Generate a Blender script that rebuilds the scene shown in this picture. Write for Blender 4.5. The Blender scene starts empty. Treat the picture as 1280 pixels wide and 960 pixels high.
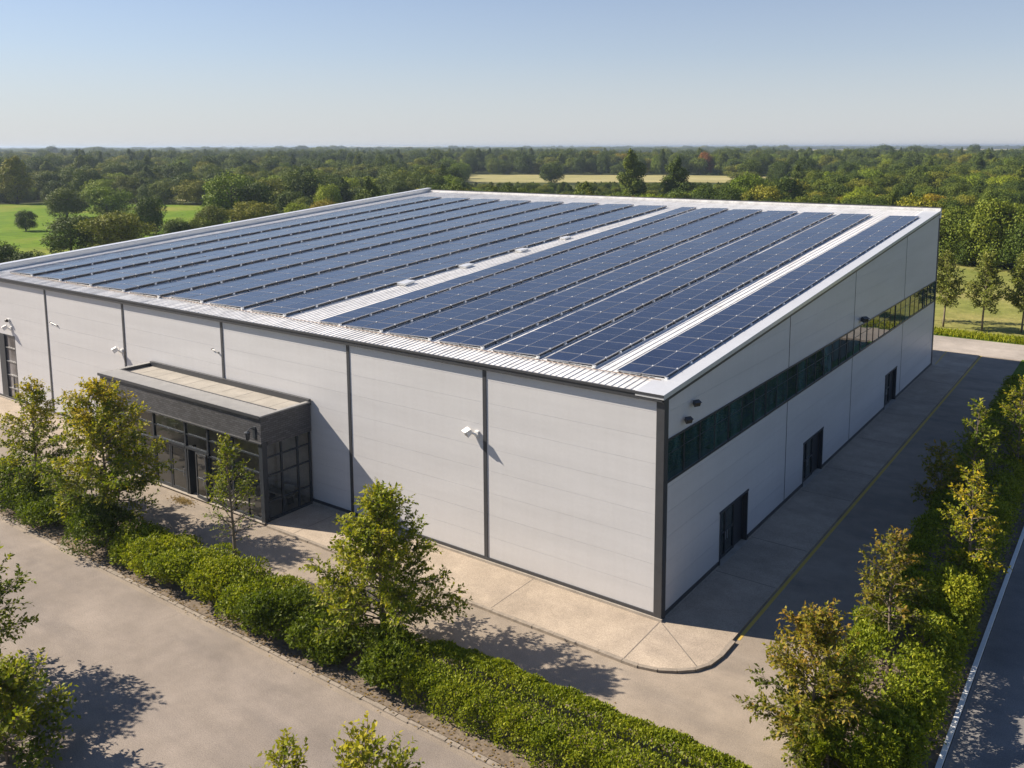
import bpy, math, random
import numpy as np
from mathutils import Vector, Matrix
R = math.radians
C = bpy.context.scene.collection
sc = bpy.context.scene

# ------------------------------------------------------------------ tuning
SUN_AZ, SUN_EL = 19.0, 36.0          # direction the light travels (from +X towards +Y), elevation
SUN_STRENGTH, SKY_STRENGTH, EXPOSURE = 5.0, 0.054, 0.95
HAZE = 0.00017
LEAF_GAIN = 1.5

# ------------------------------------------------------------------ node helpers
def new_mat(name):
    m = bpy.data.materials.new(name); m.use_nodes = True
    nt = m.node_tree; nt.nodes.clear()
    out = nt.nodes.new('ShaderNodeOutputMaterial')
    return m, nt, out
def nd(nt, t, **kw):
    n = nt.nodes.new(t)
    for k, v in kw.items():
        if k in n.inputs.keys(): n.inputs[k].default_value = v
        else: setattr(n, k, v)
    return n
def ln(nt, a, b): nt.links.new(a, b)
def ramp(nt, fac, stops):
    r = nt.nodes.new('ShaderNodeValToRGB')
    e = r.color_ramp.elements
    e[0].position, e[0].color = stops[0][0], (*stops[0][1], 1)
    e[1].position, e[1].color = stops[-1][0], (*stops[-1][1], 1)
    for p_, c in stops[1:-1]:
        x = e.new(p_); x.color = (*c, 1)
    ln(nt, fac, r.inputs['Fac']); return r.outputs['Color']
def mixc(nt, fac, a, b, mode='MIX'):
    m = nt.nodes.new('ShaderNodeMix'); m.data_type = 'RGBA'; m.blend_type = mode
    for sock, v in ((m.inputs['Factor'], fac), (m.inputs['A'], a), (m.inputs['B'], b)):
        pass
    def put(s, v):
        if isinstance(v, (int, float)): s.default_value = v
        elif isinstance(v, tuple): s.default_value = (*v, 1) if len(v) == 3 else v
        else: ln(nt, v, s)
    put(m.inputs[0], fac); put(m.inputs[6], a); put(m.inputs[7], b)
    return m.outputs[2]
def coords(nt, scale=(1, 1, 1), kind='Object'):
    tc = nt.nodes.new('ShaderNodeTexCoord'); mp = nt.nodes.new('ShaderNodeMapping')
    mp.inputs['Scale'].default_value = scale
    ln(nt, tc.outputs[kind], mp.inputs['Vector']); return mp.outputs['Vector']
def noise(nt, vec, scale, detail=4, rough=0.55):
    n = nd(nt, 'ShaderNodeTexNoise', Scale=scale, Detail=detail, Roughness=rough)
    ln(nt, vec, n.inputs['Vector']); return n.outputs['Fac']
def bump(nt, h, strength, dist, b):
    bp = nd(nt, 'ShaderNodeBump', Strength=strength, Distance=dist)
    ln(nt, h, bp.inputs['Height']); ln(nt, bp.outputs['Normal'], b.inputs['Normal'])

def plain(name, col, rough=0.5, metal=0.0, var=0.12, vscale=1.5, spec=0.5, bmp=0.0, bscale=20, stretch=(1, 1, 1)):
    m, nt, out = new_mat(name)
    b = nd(nt, 'ShaderNodeBsdfPrincipled', Roughness=rough, Metallic=metal)
    b.inputs['Specular IOR Level'].default_value = spec
    v = coords(nt, stretch)
    n1 = noise(nt, v, vscale); n2 = noise(nt, v, vscale * 9, 3)
    f = nt.nodes.new('ShaderNodeMath'); f.operation = 'MULTIPLY_ADD'; f.inputs[1].default_value = 0.6; ln(nt, n1, f.inputs[0])
    g = nt.nodes.new('ShaderNodeMath'); g.operation = 'MULTIPLY'; g.inputs[1].default_value = 0.4; ln(nt, n2, g.inputs[0]); ln(nt, g.outputs[0], f.inputs[2])
    lo = tuple(c * (1 - var) for c in col); hi = tuple(min(1, c * (1 + var)) for c in col)
    ln(nt, ramp(nt, f.outputs[0], [(0.3, lo), (0.7, hi)]), b.inputs['Base Color'])
    if bmp: bump(nt, noise(nt, v, bscale, 5), bmp, 0.02, b)
    ln(nt, b.outputs[0], out.inputs['Surface']); return m

def asphalt(name, col, stain, bmp=0.35):
    m, nt, out = new_mat(name)
    b = nd(nt, 'ShaderNodeBsdfPrincipled', Roughness=0.9); b.inputs['Specular IOR Level'].default_value = 0.25
    v = coords(nt); vs = coords(nt, (0.22, 1.0, 1.0))
    grain = noise(nt, v, 26, 4, 0.75); big = noise(nt, v, 0.13, 6, 0.6); streak = noise(nt, vs, 0.45, 5, 0.6); patch = noise(nt, v, 0.9, 6, 0.65)
    lo = tuple(c * 0.80 for c in col); hi = tuple(c * 1.16 for c in col)
    c1 = ramp(nt, big, [(0.32, lo), (0.5, col), (0.68, hi)])
    c2 = mixc(nt, ramp(nt, streak, [(0.48, (0, 0, 0)), (0.68, (0.8, 0.8, 0.8))]), c1, stain)
    c3 = mixc(nt, 0.75, c2, ramp(nt, patch, [(0.3, (0.78, 0.78, 0.78)), (0.7, (1.12, 1.12, 1.12))]), 'MULTIPLY')
    c4 = mixc(nt, 0.8, c3, ramp(nt, grain, [(0.32, (0.55, 0.55, 0.55)), (0.5, (1, 1, 1)), (0.72, (1.45, 1.45, 1.45))]), 'MULTIPLY')
    vo = nd(nt, 'ShaderNodeTexVoronoi', Scale=0.22); vo.feature = 'DISTANCE_TO_EDGE'
    wv = nt.nodes.new('ShaderNodeVectorMath'); wv.operation = 'MULTIPLY_ADD'
    nn = nd(nt, 'ShaderNodeTexNoise', Scale=0.9, Detail=5); ln(nt, v, nn.inputs['Vector'])
    ln(nt, nn.outputs['Color'], wv.inputs[0]); wv.inputs[1].default_value = (1.4, 1.4, 0); ln(nt, v, wv.inputs[2]); ln(nt, wv.outputs[0], vo.inputs['Vector'])
    crack = ramp(nt, vo.outputs['Distance'], [(0.0, (0.82, 0.8, 0.78)), (0.004, (1, 1, 1))])
    c5 = mixc(nt, 0.35, c4, crack, 'MULTIPLY')
    ln(nt, c5, b.inputs['Base Color']); bump(nt, grain, bmp, 0.02, b)
    ln(nt, b.outputs[0], out.inputs['Surface']); return m

def leaf_mat(name, cols, trans=0.3, rough=0.55, objvar=0.20, gain=None):
    gain = gain or LEAF_GAIN
    m, nt, out = new_mat(name)
    a = nd(nt, 'ShaderNodeAttribute', attribute_name='tint')
    k = len(cols) - 1
    c = ramp(nt, a.outputs['Fac'], [(i / k, tuple(x * gain * h for x, h in zip(col, (1.07, 0.98, 0.74)))) for i, col in enumerate(cols)])
    oi = nt.nodes.new('ShaderNodeObjectInfo')
    v = ramp(nt, oi.outputs['Random'], [(0.0, (1 - objvar, 1 - objvar * 0.8, 1 - objvar)), (0.6, (1, 1, 1)), (1.0, (1 + objvar * 1.0, 1 + objvar * 0.6, 1.0))])
    c = mixc(nt, 1.0, c, v, 'MULTIPLY')
    b = nd(nt, 'ShaderNodeBsdfPrincipled', Roughness=rough); b.inputs['Specular IOR Level'].default_value = 0.16
    ln(nt, c, b.inputs['Base Color'])
    t = nt.nodes.new('ShaderNodeBsdfTranslucent'); ln(nt, mixc(nt, 1.0, c, (1.25, 1.3, 0.5), 'MULTIPLY'), t.inputs['Color'])
    mx = nd(nt, 'ShaderNodeMixShader'); mx.inputs[0].default_value = trans
    ln(nt, b.outputs[0], mx.inputs[1]); ln(nt, t.outputs[0], mx.inputs[2]); ln(nt, mx.outputs[0], out.inputs['Surface'])
    return m

def cladding_mat(name, col):
    m, nt, out = new_mat(name)
    b = nd(nt, 'ShaderNodeBsdfPrincipled', Roughness=0.40); b.inputs['Specular IOR Level'].default_value = 0.32
    v = coords(nt, (0.25, 0.25, 2.2)); v2 = coords(nt, (2.5, 2.5, 0.10))
    n = noise(nt, v, 0.55, 4); d = noise(nt, v2, 1.0, 5, 0.6); fine = noise(nt, coords(nt), 6, 3)
    c = ramp(nt, n, [(0.3, tuple(x * 0.94 for x in col)), (0.7, tuple(x * 1.04 for x in col))])
    c = mixc(nt, 0.22, c, ramp(nt, d, [(0.30, (0.90, 0.89, 0.88)), (0.6, (1.02, 1.02, 1.02))]), 'MULTIPLY')
    c = mixc(nt, 0.4, c, ramp(nt, fine, [(0.3, (0.95, 0.95, 0.95)), (0.7, (1.03, 1.03, 1.03))]), 'MULTIPLY')
    ln(nt, c, b.inputs['Base Color'])
    w = noise(nt, coords(nt, (0.5, 0.5, 1.5)), 0.7, 2); bump(nt, w, 0.10, 0.02, b)
    ln(nt, b.outputs[0], out.inputs['Surface']); return m

def roof_mat(name, col):
    m, nt, out = new_mat(name)
    b = nd(nt, 'ShaderNodeBsdfPrincipled', Roughness=0.45); b.inputs['Specular IOR Level'].default_value = 0.4
    v = coords(nt, (1.6, 0.12, 1)); n = noise(nt, v, 0.8, 6, 0.65); g = noise(nt, coords(nt), 1.7, 6, 0.7); f = noise(nt, coords(nt, (1, 1, 1)), 9, 4)
    c = ramp(nt, n, [(0.3, tuple(x * 0.78 for x in col)), (0.55, col), (0.8, tuple(min(1, x * 1.06) for x in col))])
    c = mixc(nt, 0.7, c, ramp(nt, g, [(0.36, (0.76, 0.755, 0.74)), (0.56, (1, 1, 1))]), 'MULTIPLY')
    c = mixc(nt, 0.5, c, ramp(nt, f, [(0.34, (0.8, 0.79, 0.77)), (0.5, (1, 1, 1))]), 'MULTIPLY')
    ln(nt, c, b.inputs['Base Color']); bump(nt, f, 0.25, 0.02, b)
    ln(nt, b.outputs[0], out.inputs['Surface']); return m

def pv_mat(name):
    m, nt, out = new_mat(name)
    b = nd(nt, 'ShaderNodeBsdfPrincipled', Roughness=0.16); b.inputs['Specular IOR Level'].default_value = 0.62
    tc = nt.nodes.new('ShaderNodeTexCoord')
    br = nt.nodes.new('ShaderNodeTexBrick'); br.offset = 0.0; br.squash = 1.0
    br.inputs['Scale'].default_value = 1.0; br.inputs['Mortar Size'].default_value = 0.006
    br.inputs['Brick Width'].default_value = 0.187; br.inputs['Row Height'].default_value = 0.187
    ln(nt, tc.outputs['Object'], br.inputs['Vector'])
    br.inputs['Color1'].default_value = (0.0042, 0.0075, 0.028, 1); br.inputs['Color2'].default_value = (0.0055, 0.0098, 0.036, 1)
    br.inputs['Mortar'].default_value = (0.014, 0.020, 0.045, 1)
    oi = nt.nodes.new('ShaderNodeObjectInfo')
    c = mixc(nt, 1.0, br.outputs['Color'], ramp(nt, oi.outputs['Random'], [(0, (0.75, 0.8, 0.85)), (1, (1.25, 1.2, 1.15))]), 'MULTIPLY')
    geo = nt.nodes.new('ShaderNodeNewGeometry')
    mp = nt.nodes.new('ShaderNodeMapping'); ln(nt, geo.outputs['Position'], mp.inputs['Vector'])
    n = noise(nt, mp.outputs['Vector'], 0.8, 6, 0.65)
    c = mixc(nt, ramp(nt, n, [(0.5, (0, 0, 0)), (0.8, (0.07, 0.07, 0.07))]), c, (0.16, 0.18, 0.22))
    ln(nt, c, b.inputs['Base Color'])
    rr = ramp(nt, n, [(0.3, (0.06, 0.06, 0.06)), (0.75, (0.18, 0.18, 0.18))]); ln(nt, rr, b.inputs['Roughness'])
    ln(nt, b.outputs[0], out.inputs['Surface']); return m

def dark_glass(name, col, rough=0.02, wob=0.02, spec=0.9):
    m, nt, out = new_mat(name)
    b = nd(nt, 'ShaderNodeBsdfPrincipled', Roughness=rough); b.inputs['Specular IOR Level'].default_value = spec
    b.inputs['IOR'].default_value = 1.6
    geo = nt.nodes.new('ShaderNodeNewGeometry'); mp = nt.nodes.new('ShaderNodeMapping'); mp.inputs['Scale'].default_value = (1, 1.4, 0.35)
    ln(nt, geo.outputs['Position'], mp.inputs['Vector'])
    n = noise(nt, mp.outputs['Vector'], 1.1, 3)
    oi = nt.nodes.new('ShaderNodeObjectInfo')
    gc = mixc(nt, 1.0, ramp(nt, n, [(0.35, tuple(x * 0.4 for x in col)), (0.7, tuple(x * 1.7 for x in col))]), ramp(nt, oi.outputs['Random'], [(0, (0.35, 0.4, 0.42)), (0.5, (0.9, 0.9, 0.9)), (1, (1.7, 1.6, 1.55))]), 'MULTIPLY')
    ln(nt, gc, b.inputs['Base Color'])
    bump(nt, noise(nt, geo.outputs['Position'], 0.5, 1), wob, 0.1, b)
    ln(nt, b.outputs[0], out.inputs['Surface']); return m

def clear_glass(name):
    m, nt, out = new_mat(name)
    t = nd(nt, 'ShaderNodeBsdfTransparent'); t.inputs['Color'].default_value = (0.86, 0.87, 0.86, 1)
    g = nd(nt, 'ShaderNodeBsdfGlossy', Roughness=0.02); g.inputs['Color'].default_value = (0.9, 0.95, 1, 1)
    fr = nd(nt, 'ShaderNodeFresnel', IOR=1.7)
    ad = nt.nodes.new('ShaderNodeMath'); ad.operation = 'MULTIPLY_ADD'; ad.inputs[1].default_value = 1.1; ad.inputs[2].default_value = 0.03; ln(nt, fr.outputs[0], ad.inputs[0])
    mx = nt.nodes.new('ShaderNodeMixShader'); ln(nt, ad.outputs[0], mx.inputs[0])
    ln(nt, t.outputs[0], mx.inputs[1]); ln(nt, g.outputs[0], mx.inputs[2]); ln(nt, mx.outputs[0], out.inputs['Surface']); return m

def brick_mat(name, col):
    m, nt, out = new_mat(name)
    b = nd(nt, 'ShaderNodeBsdfPrincipled', Roughness=0.5); b.inputs['Specular IOR Level'].default_value = 0.5
    geo = nt.nodes.new('ShaderNodeNewGeometry'); sx = nt.nodes.new('ShaderNodeSeparateXYZ'); ln(nt, geo.outputs['Position'], sx.inputs[0])
    s = nt.nodes.new('ShaderNodeMath'); s.operation = 'ADD'; ln(nt, sx.outputs[0], s.inputs[0]); ln(nt, sx.outputs[1], s.inputs[1])
    cb = nt.nodes.new('ShaderNodeCombineXYZ'); ln(nt, s.outputs[0], cb.inputs[0]); ln(nt, sx.outputs[2], cb.inputs[1])
    br = nt.nodes.new('ShaderNodeTexBrick'); br.inputs['Scale'].default_value = 1; br.inputs['Brick Width'].default_value = 0.3; br.inputs['Row Height'].default_value = 0.11; br.inputs['Mortar Size'].default_value = 0.012
    br.inputs['Color1'].default_value = (*[x * 0.75 for x in col], 1); br.inputs['Color2'].default_value = (*[x * 1.3 for x in col], 1); br.inputs['Mortar'].default_value = (*[x * 0.45 for x in col], 1)
    ln(nt, cb.outputs[0], br.inputs['Vector']); ln(nt, br.outputs['Color'], b.inputs['Base Color'])
    bump(nt, br.outputs['Fac'], -0.6, 0.02, b)
    ln(nt, b.outputs[0], out.inputs['Surface']); return m

def grass_mat(name, cols, scale=0.03, fine=0.6):
    m, nt, out = new_mat(name)
    b = nd(nt, 'ShaderNodeBsdfPrincipled', Roughness=0.95); b.inputs['Specular IOR Level'].default_value = 0.1
    v = coords(nt); n = noise(nt, v, scale, 7, 0.62); f = noise(nt, v, fine, 5, 0.7)
    k = len(cols) - 1
    c = ramp(nt, n, [(0.3 + 0.4 * i / k, col) for i, col in enumerate(cols)])
    c = mixc(nt, 0.8, c, ramp(nt, f, [(0.3, (0.65, 0.68, 0.6)), (0.7, (1.25, 1.22, 1.2))]), 'MULTIPLY')
    ln(nt, c, b.inputs['Base Color']); bump(nt, f, 0.8, 0.3, b)
    ln(nt, b.outputs[0], out.inputs['Surface']); return m

def worn_paint(name, col, under, thr=0.5):
    m, nt, out = new_mat(name)
    b = nd(nt, 'ShaderNodeBsdfPrincipled', Roughness=0.8)
    v = coords(nt); n = noise(nt, v, 3.0, 6, 0.7); g = noise(nt, coords(nt, (1, 0.06, 1)), 1.0, 3)
    a = nt.nodes.new('ShaderNodeMath'); a.operation = 'MULTIPLY_ADD'; a.inputs[1].default_value = 0.6; ln(nt, g, a.inputs[0]); 
    h = nt.nodes.new('ShaderNodeMath'); h.operation = 'MULTIPLY'; h.inputs[1].default_value = 0.4; ln(nt, n, h.inputs[0]); ln(nt, h.outputs[0], a.inputs[2])
    ln(nt, mixc(nt, ramp(nt, a.outputs[0], [(thr - 0.08, (0, 0, 0)), (thr + 0.06, (1, 1, 1))]), col, under), b.inputs['Base Color'])
    ln(nt, b.outputs[0], out.inputs['Surface']); return m

M = dict(
    wall=cladding_mat('pale cladding', (0.565, 0.56, 0.562)),
    side=cladding_mat('pale cladding side', (0.565, 0.56, 0.562)),
    trim=plain('charcoal trim', (0.045, 0.047, 0.052), 0.45, 0.0, 0.15, 3),
    dtrim=plain('slate frame', (0.030, 0.036, 0.044), 0.4, 0.0, 0.15, 3),
    roof=roof_mat('white ribbed roof', (0.76, 0.755, 0.74)),
    flash=plain('pale roof flashing', (0.60, 0.61, 0.62), 0.32, 0.25, 0.06, 0.8),
    pv=pv_mat('solar cells'),
    pvframe=plain('aluminium frame', (0.40, 0.41, 0.44), 0.35, 0.6, 0.08, 4),
    clamp=plain('pale clamp', (0.80, 0.80, 0.78), 0.4, 0.1, 0.05, 4),
    rack=plain('dark rack', (0.05, 0.05, 0.055), 0.5, 0.2, 0.2, 4),
    white=plain('white housing', (0.78, 0.77, 0.74), 0.4, 0.0, 0.06, 6),
    brown=plain('dark lens', (0.07, 0.06, 0.05), 0.25, 0.0, 0.1, 6),
    rust=plain('red brown conduit', (0.24, 0.17, 0.13), 0.7, 0.0, 0.3, 2),
    conc=asphalt('pale concrete', (0.38, 0.315, 0.245), (0.30, 0.25, 0.20), 0.15),
    plinth=plain('plinth', (0.34, 0.30, 0.25), 0.9, 0, 0.25, 2),
    kerb=plain('stone kerb', (0.26, 0.22, 0.175), 0.9, 0, 0.35, 5, bmp=0.4),
    yard=asphalt('yard asphalt', (0.285, 0.238, 0.188), (0.21, 0.18, 0.15)),
    road=asphalt('road asphalt', (0.262, 0.222, 0.186), (0.20, 0.172, 0.150)),
    sideroad=asphalt('side road asphalt', (0.20, 0.19, 0.18), (0.15, 0.145, 0.14)),
    backroad=asphalt('back road concrete', (0.36, 0.32, 0.28), (0.30, 0.27, 0.24)),
    joint=plain('joint', (0.17, 0.145, 0.12), 0.95, 0, 0.3, 3),
    yellow=worn_paint('yellow paint', (0.48, 0.33, 0.06), (0.27, 0.24, 0.19), 0.62),
    whiteline=worn_paint('white paint', (0.74, 0.74, 0.72), (0.45, 0.44, 0.42), 0.60),
    soil=plain('stony soil', (0.16, 0.125, 0.09), 1.0, 0, 0.6, 7, bmp=1.0, bscale=12),
    fascia=brick_mat('charcoal tiles', (0.075, 0.075, 0.080)),
    cap=plain('grey cap', (0.29, 0.285, 0.275), 0.45, 0.2, 0.15, 2),
    deck=plain('beige roofing felt', (0.32, 0.295, 0.255), 0.9, 0, 0.22, 1.2),
    glassband=dark_glass('reflection-tinted window glass', (0.022, 0.055, 0.060)),  # teal glass tint, with blue-green reflections put into the base colour
    glassdoor=dark_glass('tinted door glass', (0.016, 0.032, 0.034), 0.05),
    glass=clear_glass('porch glass'),
    inner=plain('dim inner wall', (0.50, 0.44, 0.38), 0.8, 0, 0.35, 1),
    innerfloor=plain('inner floor', (0.45, 0.41, 0.36), 0.5, 0, 0.15, 1),
    greydoor=dark_glass('grey door glass', (0.10, 0.10, 0.105), 0.15, 0.02, 0.5),
    bark=plain('grey brown bark', (0.17, 0.135, 0.10), 0.95, 0, 0.4, 8, bmp=0.8, bscale=25, stretch=(1, 1, 0.25)),
    bark2=plain('dark bark', (0.07, 0.055, 0.04), 0.95, 0, 0.4, 4),
    ground=grass_mat('meadow floor', [(0.028, 0.045, 0.012), (0.06, 0.075, 0.02), (0.10, 0.10, 0.035)], 0.02, 0.5),
    lawn=grass_mat('bright lawn', [(0.075, 0.15, 0.004), (0.115, 0.19, 0.006), (0.22, 0.22, 0.04)], 0.035, 0.4),
    straw=grass_mat('dry field', [(0.15, 0.18, 0.04), (0.22, 0.22, 0.065), (0.32, 0.27, 0.11)], 0.05, 0.5),
    crop=grass_mat('pale crop', [(0.24, 0.235, 0.10), (0.32, 0.29, 0.13), (0.38, 0.33, 0.17)], 0.008, 0.05),
    verge=grass_mat('verge grass', [(0.07, 0.13, 0.012), (0.13, 0.18, 0.02)], 0.3, 3),
)
LEAF = dict(
    hedge=leaf_mat('hedge leaves', [(0.036, 0.060, 0.007), (0.088, 0.125, 0.011), (0.150, 0.185, 0.016), (0.22, 0.24, 0.03)], 0.32),
    shrub=leaf_mat('shrub leaves', [(0.030, 0.052, 0.008), (0.068, 0.10, 0.012), (0.125, 0.155, 0.018)], 0.32),
    green=leaf_mat('tree leaves', [(0.036, 0.066, 0.010), (0.085, 0.122, 0.013), (0.155, 0.18, 0.018), (0.22, 0.215, 0.022)], 0.35),
    gold=leaf_mat('yellowing leaves', [(0.045, 0.08, 0.010), (0.105, 0.145, 0.014), (0.19, 0.195, 0.016), (0.29, 0.235, 0.02)], 0.35),
    red=leaf_mat('reddening leaves', [(0.035, 0.055, 0.010), (0.09, 0.11, 0.014), (0.16, 0.15, 0.02), (0.20, 0.13, 0.03)], 0.35),
    young=leaf_mat('young tree leaves', [(0.06, 0.085, 0.022), (0.125, 0.155, 0.045), (0.21, 0.225, 0.085)], 0.3),
    far_dark=leaf_mat('dark wood leaves', [(0.018, 0.034, 0.007), (0.038, 0.06, 0.011), (0.062, 0.085, 0.015)], 0.12, 0.65, 0.34, gain=2.0),
    far_mid=leaf_mat('mid wood leaves', [(0.026, 0.046, 0.008), (0.055, 0.08, 0.012), (0.09, 0.11, 0.018)], 0.12, 0.65, 0.34, gain=2.0),
    far_olive=leaf_mat('olive wood leaves', [(0.045, 0.062, 0.010), (0.092, 0.105, 0.016), (0.14, 0.145, 0.025)], 0.12, 0.65, 0.34, gain=2.0),
    far_bright=leaf_mat('bright wood leaves', [(0.04, 0.07, 0.008), (0.09, 0.13, 0.012), (0.14, 0.18, 0.018)], 0.12, 0.65, 0.34, gain=2.0),
    far_yellow=leaf_mat('yellow wood leaves', [(0.09, 0.09, 0.012), (0.17, 0.15, 0.02), (0.24, 0.20, 0.03)], 0.25, 0.6),
    far_red=leaf_mat('rust wood leaves', [(0.10, 0.05, 0.018), (0.19, 0.085, 0.03), (0.25, 0.12, 0.04)], 0.25, 0.6),
    litter=leaf_mat('fallen leaves', [(0.07, 0.05, 0.02), (0.12, 0.085, 0.035), (0.16, 0.12, 0.05)], 0.1, 0.8),
)

# ------------------------------------------------------------------ mesh helpers
class MB:
    def __init__(s): s.v, s.f, s.m = [], [], []
    def quad(s, pts, mi=0):
        n = len(s.v); s.v += [tuple(p) for p in pts]; s.f.append(tuple(range(n, n + len(pts)))); s.m.append(mi); return s
    def hexa(s, p, mi=0):          # p: 8 points, bottom ring then top ring
        n = len(s.v); s.v += [tuple(q) for q in p]
        for f in ((3, 2, 1, 0), (4, 5, 6, 7), (0, 1, 5, 4), (1, 2, 6, 5), (2, 3, 7, 6), (3, 0, 4, 7)):
            s.f.append(tuple(n + i for i in f)); s.m.append(mi)
        return s
    def box(s, x0, x1, y0, y1, z0, z1, mi=0):
        return s.hexa([(x0, y0, z0), (x1, y0, z0), (x1, y1, z0), (x0, y1, z0), (x0, y0, z1), (x1, y0, z1), (x1, y1, z1), (x0, y1, z1)], mi)
    def slope(s, x0, x1, y0, y1, d0, d1, mi=0):
        return s.hexa([(x0, y0, zr(y0) + d0), (x1, y0, zr(y0) + d0), (x1, y1, zr(y1) + d0), (x0, y1, zr(y1) + d0),
                       (x0, y0, zr(y0) + d1), (x1, y0, zr(y0) + d1), (x1, y1, zr(y1) + d1), (x0, y1, zr(y1) + d1)], mi)
    def tube(s, pts, rad, n=6, mi=0):
        pts = [Vector(p) for p in pts]; rings = []
        for i, p in enumerate(pts):
            d = (pts[min(i + 1, len(pts) - 1)] - pts[max(i - 1, 0)])
            d = d.normalized() if d.length > 1e-6 else Vector((0, 0, 1))
            a = d.orthogonal().normalized(); b = d.cross(a)
            k = len(s.v); r = rad[i]
            s.v += [tuple(p + (a * math.cos(2 * math.pi * j / n) + b * math.sin(2 * math.pi * j / n)) * r) for j in range(n)]
            rings.append(k)
        for q in range(len(rings) - 1):
            for j in range(n):
                s.f.append((rings[q] + j, rings[q] + (j + 1) % n, rings[q + 1] + (j + 1) % n, rings[q + 1] + j)); s.m.append(mi)
        s.f.append(tuple(rings[0] + j for j in reversed(range(n)))); s.m.append(mi)
        s.f.append(tuple(rings[-1] + j for j in range(n))); s.m.append(mi)
        return s
    def xf(s, mat): s.v = [tuple(mat @ Vector(p)) for p in s.v]; return s
    def mesh(s, name, mats, smooth=False):
        me = bpy.data.meshes.new(name); me.from_pydata(s.v, [], s.f)
        for m in (mats if isinstance(mats, (list, tuple)) else [mats]): me.materials.append(m)
        me.polygons.foreach_set('material_index', s.m)
        if smooth: me.polygons.foreach_set('use_smooth', [True] * len(s.f))
        me.update(); return me
    def build(s, name, mats, parent=None, smooth=False, bevel=0):
        return link(name, s.mesh(name, mats, smooth), parent, bevel)
def link(name, me, parent=None, bevel=0):
    o = bpy.data.objects.new(name, me); C.objects.link(o)
    if parent: o.parent = parent
    if bevel:
        b = o.modifiers.new('bevel', 'BEVEL'); b.width = bevel; b.segments = 2; b.limit_method = 'ANGLE'
    return o
def tag(o, label, cat, group=None, kind=None):
    if label: o['label'] = label
    if cat: o['category'] = cat
    if group: o['group'] = group
    if kind: o['kind'] = kind
    return o
def thing(name, label, cat, loc=(0, 0, 0), rz=0, group=None):
    o = bpy.data.objects.new(name, None); C.objects.link(o); o.location = loc; o.rotation_euler = (0, 0, rz)
    o.empty_display_size = 0.3
    return tag(o, label, cat, group)
def struct(name, mb, mat, label=None, cat=None):
    o = mb.build(name, mat); o['kind'] = 'structure'
    return tag(o, label, cat or name.replace('_', ' '))
def dup(root, loc=None, rz=None, label=None, group=None):
    r = root.copy(); C.objects.link(r)
    if loc is not None: r.location = loc
    if rz is not None: r.rotation_euler = (0, 0, rz)
    if label: r['label'] = label
    if group: r['group'] = group
    for ch in root.children:
        c = ch.copy(); C.objects.link(c); c.parent = r
        for g in ch.children:
            d = g.copy(); C.objects.link(d); d.parent = c
    return r

def leaf_mesh(name, P, A, N, L, W, tint, mat):
    P, A, N = (np.asarray(x, float) for x in (P, A, N)); n = len(P)
    L = np.broadcast_to(np.asarray(L, float), (n,))[:, None]; W = np.broadcast_to(np.asarray(W, float), (n,))[:, None]
    A = A / (np.linalg.norm(A, axis=1, keepdims=True) + 1e-9)
    S = np.cross(A, N); S /= np.linalg.norm(S, axis=1, keepdims=True) + 1e-9; N = np.cross(S, A)
    co = np.stack([P, P + A * L * 0.45 + S * W * 0.5 + N * W * 0.12, P + A * L - N * L * 0.10, P + A * L * 0.45 - S * W * 0.5 + N * W * 0.12], 1).reshape(-1, 3)
    me = bpy.data.meshes.new(name)
    me.vertices.add(4 * n); me.vertices.foreach_set('co', co.ravel())
    me.loops.add(4 * n); me.loops.foreach_set('vertex_index', np.arange(4 * n, dtype=np.int32))
    me.polygons.add(n); me.polygons.foreach_set('loop_start', np.arange(n, dtype=np.int32) * 4)
    me.update(calc_edges=True)
    a = me.attributes.new('tint', 'FLOAT', 'FACE'); a.data.foreach_set('value', np.clip(np.asarray(tint, float), 0, 1))
    me.materials.append(mat); return me

# ------------------------------------------------------------------ the warehouse frame
W_, D_, H0, H1 = 58.4, 50.77, 9.42, 13.49
K = (H1 - H0) / D_
def zr(y): return H0 + K * y
rng = random.Random(5)

# ------------------------------------------------------------------ camera, light, sky
cd = bpy.data.cameras.new('camera'); cam = bpy.data.objects.new('camera', cd); C.objects.link(cam); sc.camera = cam
yaw, pit, rol = 0.61170, 0.13410, -0.00185
fw = Vector((-math.sin(yaw) * math.cos(pit), math.cos(yaw) * math.cos(pit), -math.sin(pit)))
rt = Vector((math.cos(yaw), math.sin(yaw), 0)); up = rt.cross(fw)
r2 = rt * math.cos(rol) + up * math.sin(rol); u2 = -rt * math.sin(rol) + up * math.cos(rol)
cam.matrix_world = Matrix(((r2.x, u2.x, -fw.x, 15.138), (r2.y, u2.y, -fw.y, -29.93), (r2.z, u2.z, -fw.z, 19.0), (0, 0, 0, 1)))
cd.sensor_width = 36; cd.sensor_fit = 'HORIZONTAL'; cd.lens = 36 * 1101.56 / 1280
cd.shift_x = -35.63 / 1280; cd.shift_y = -148.64 / 1280
cd.clip_start = 0.1; cd.clip_end = 40000

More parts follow.
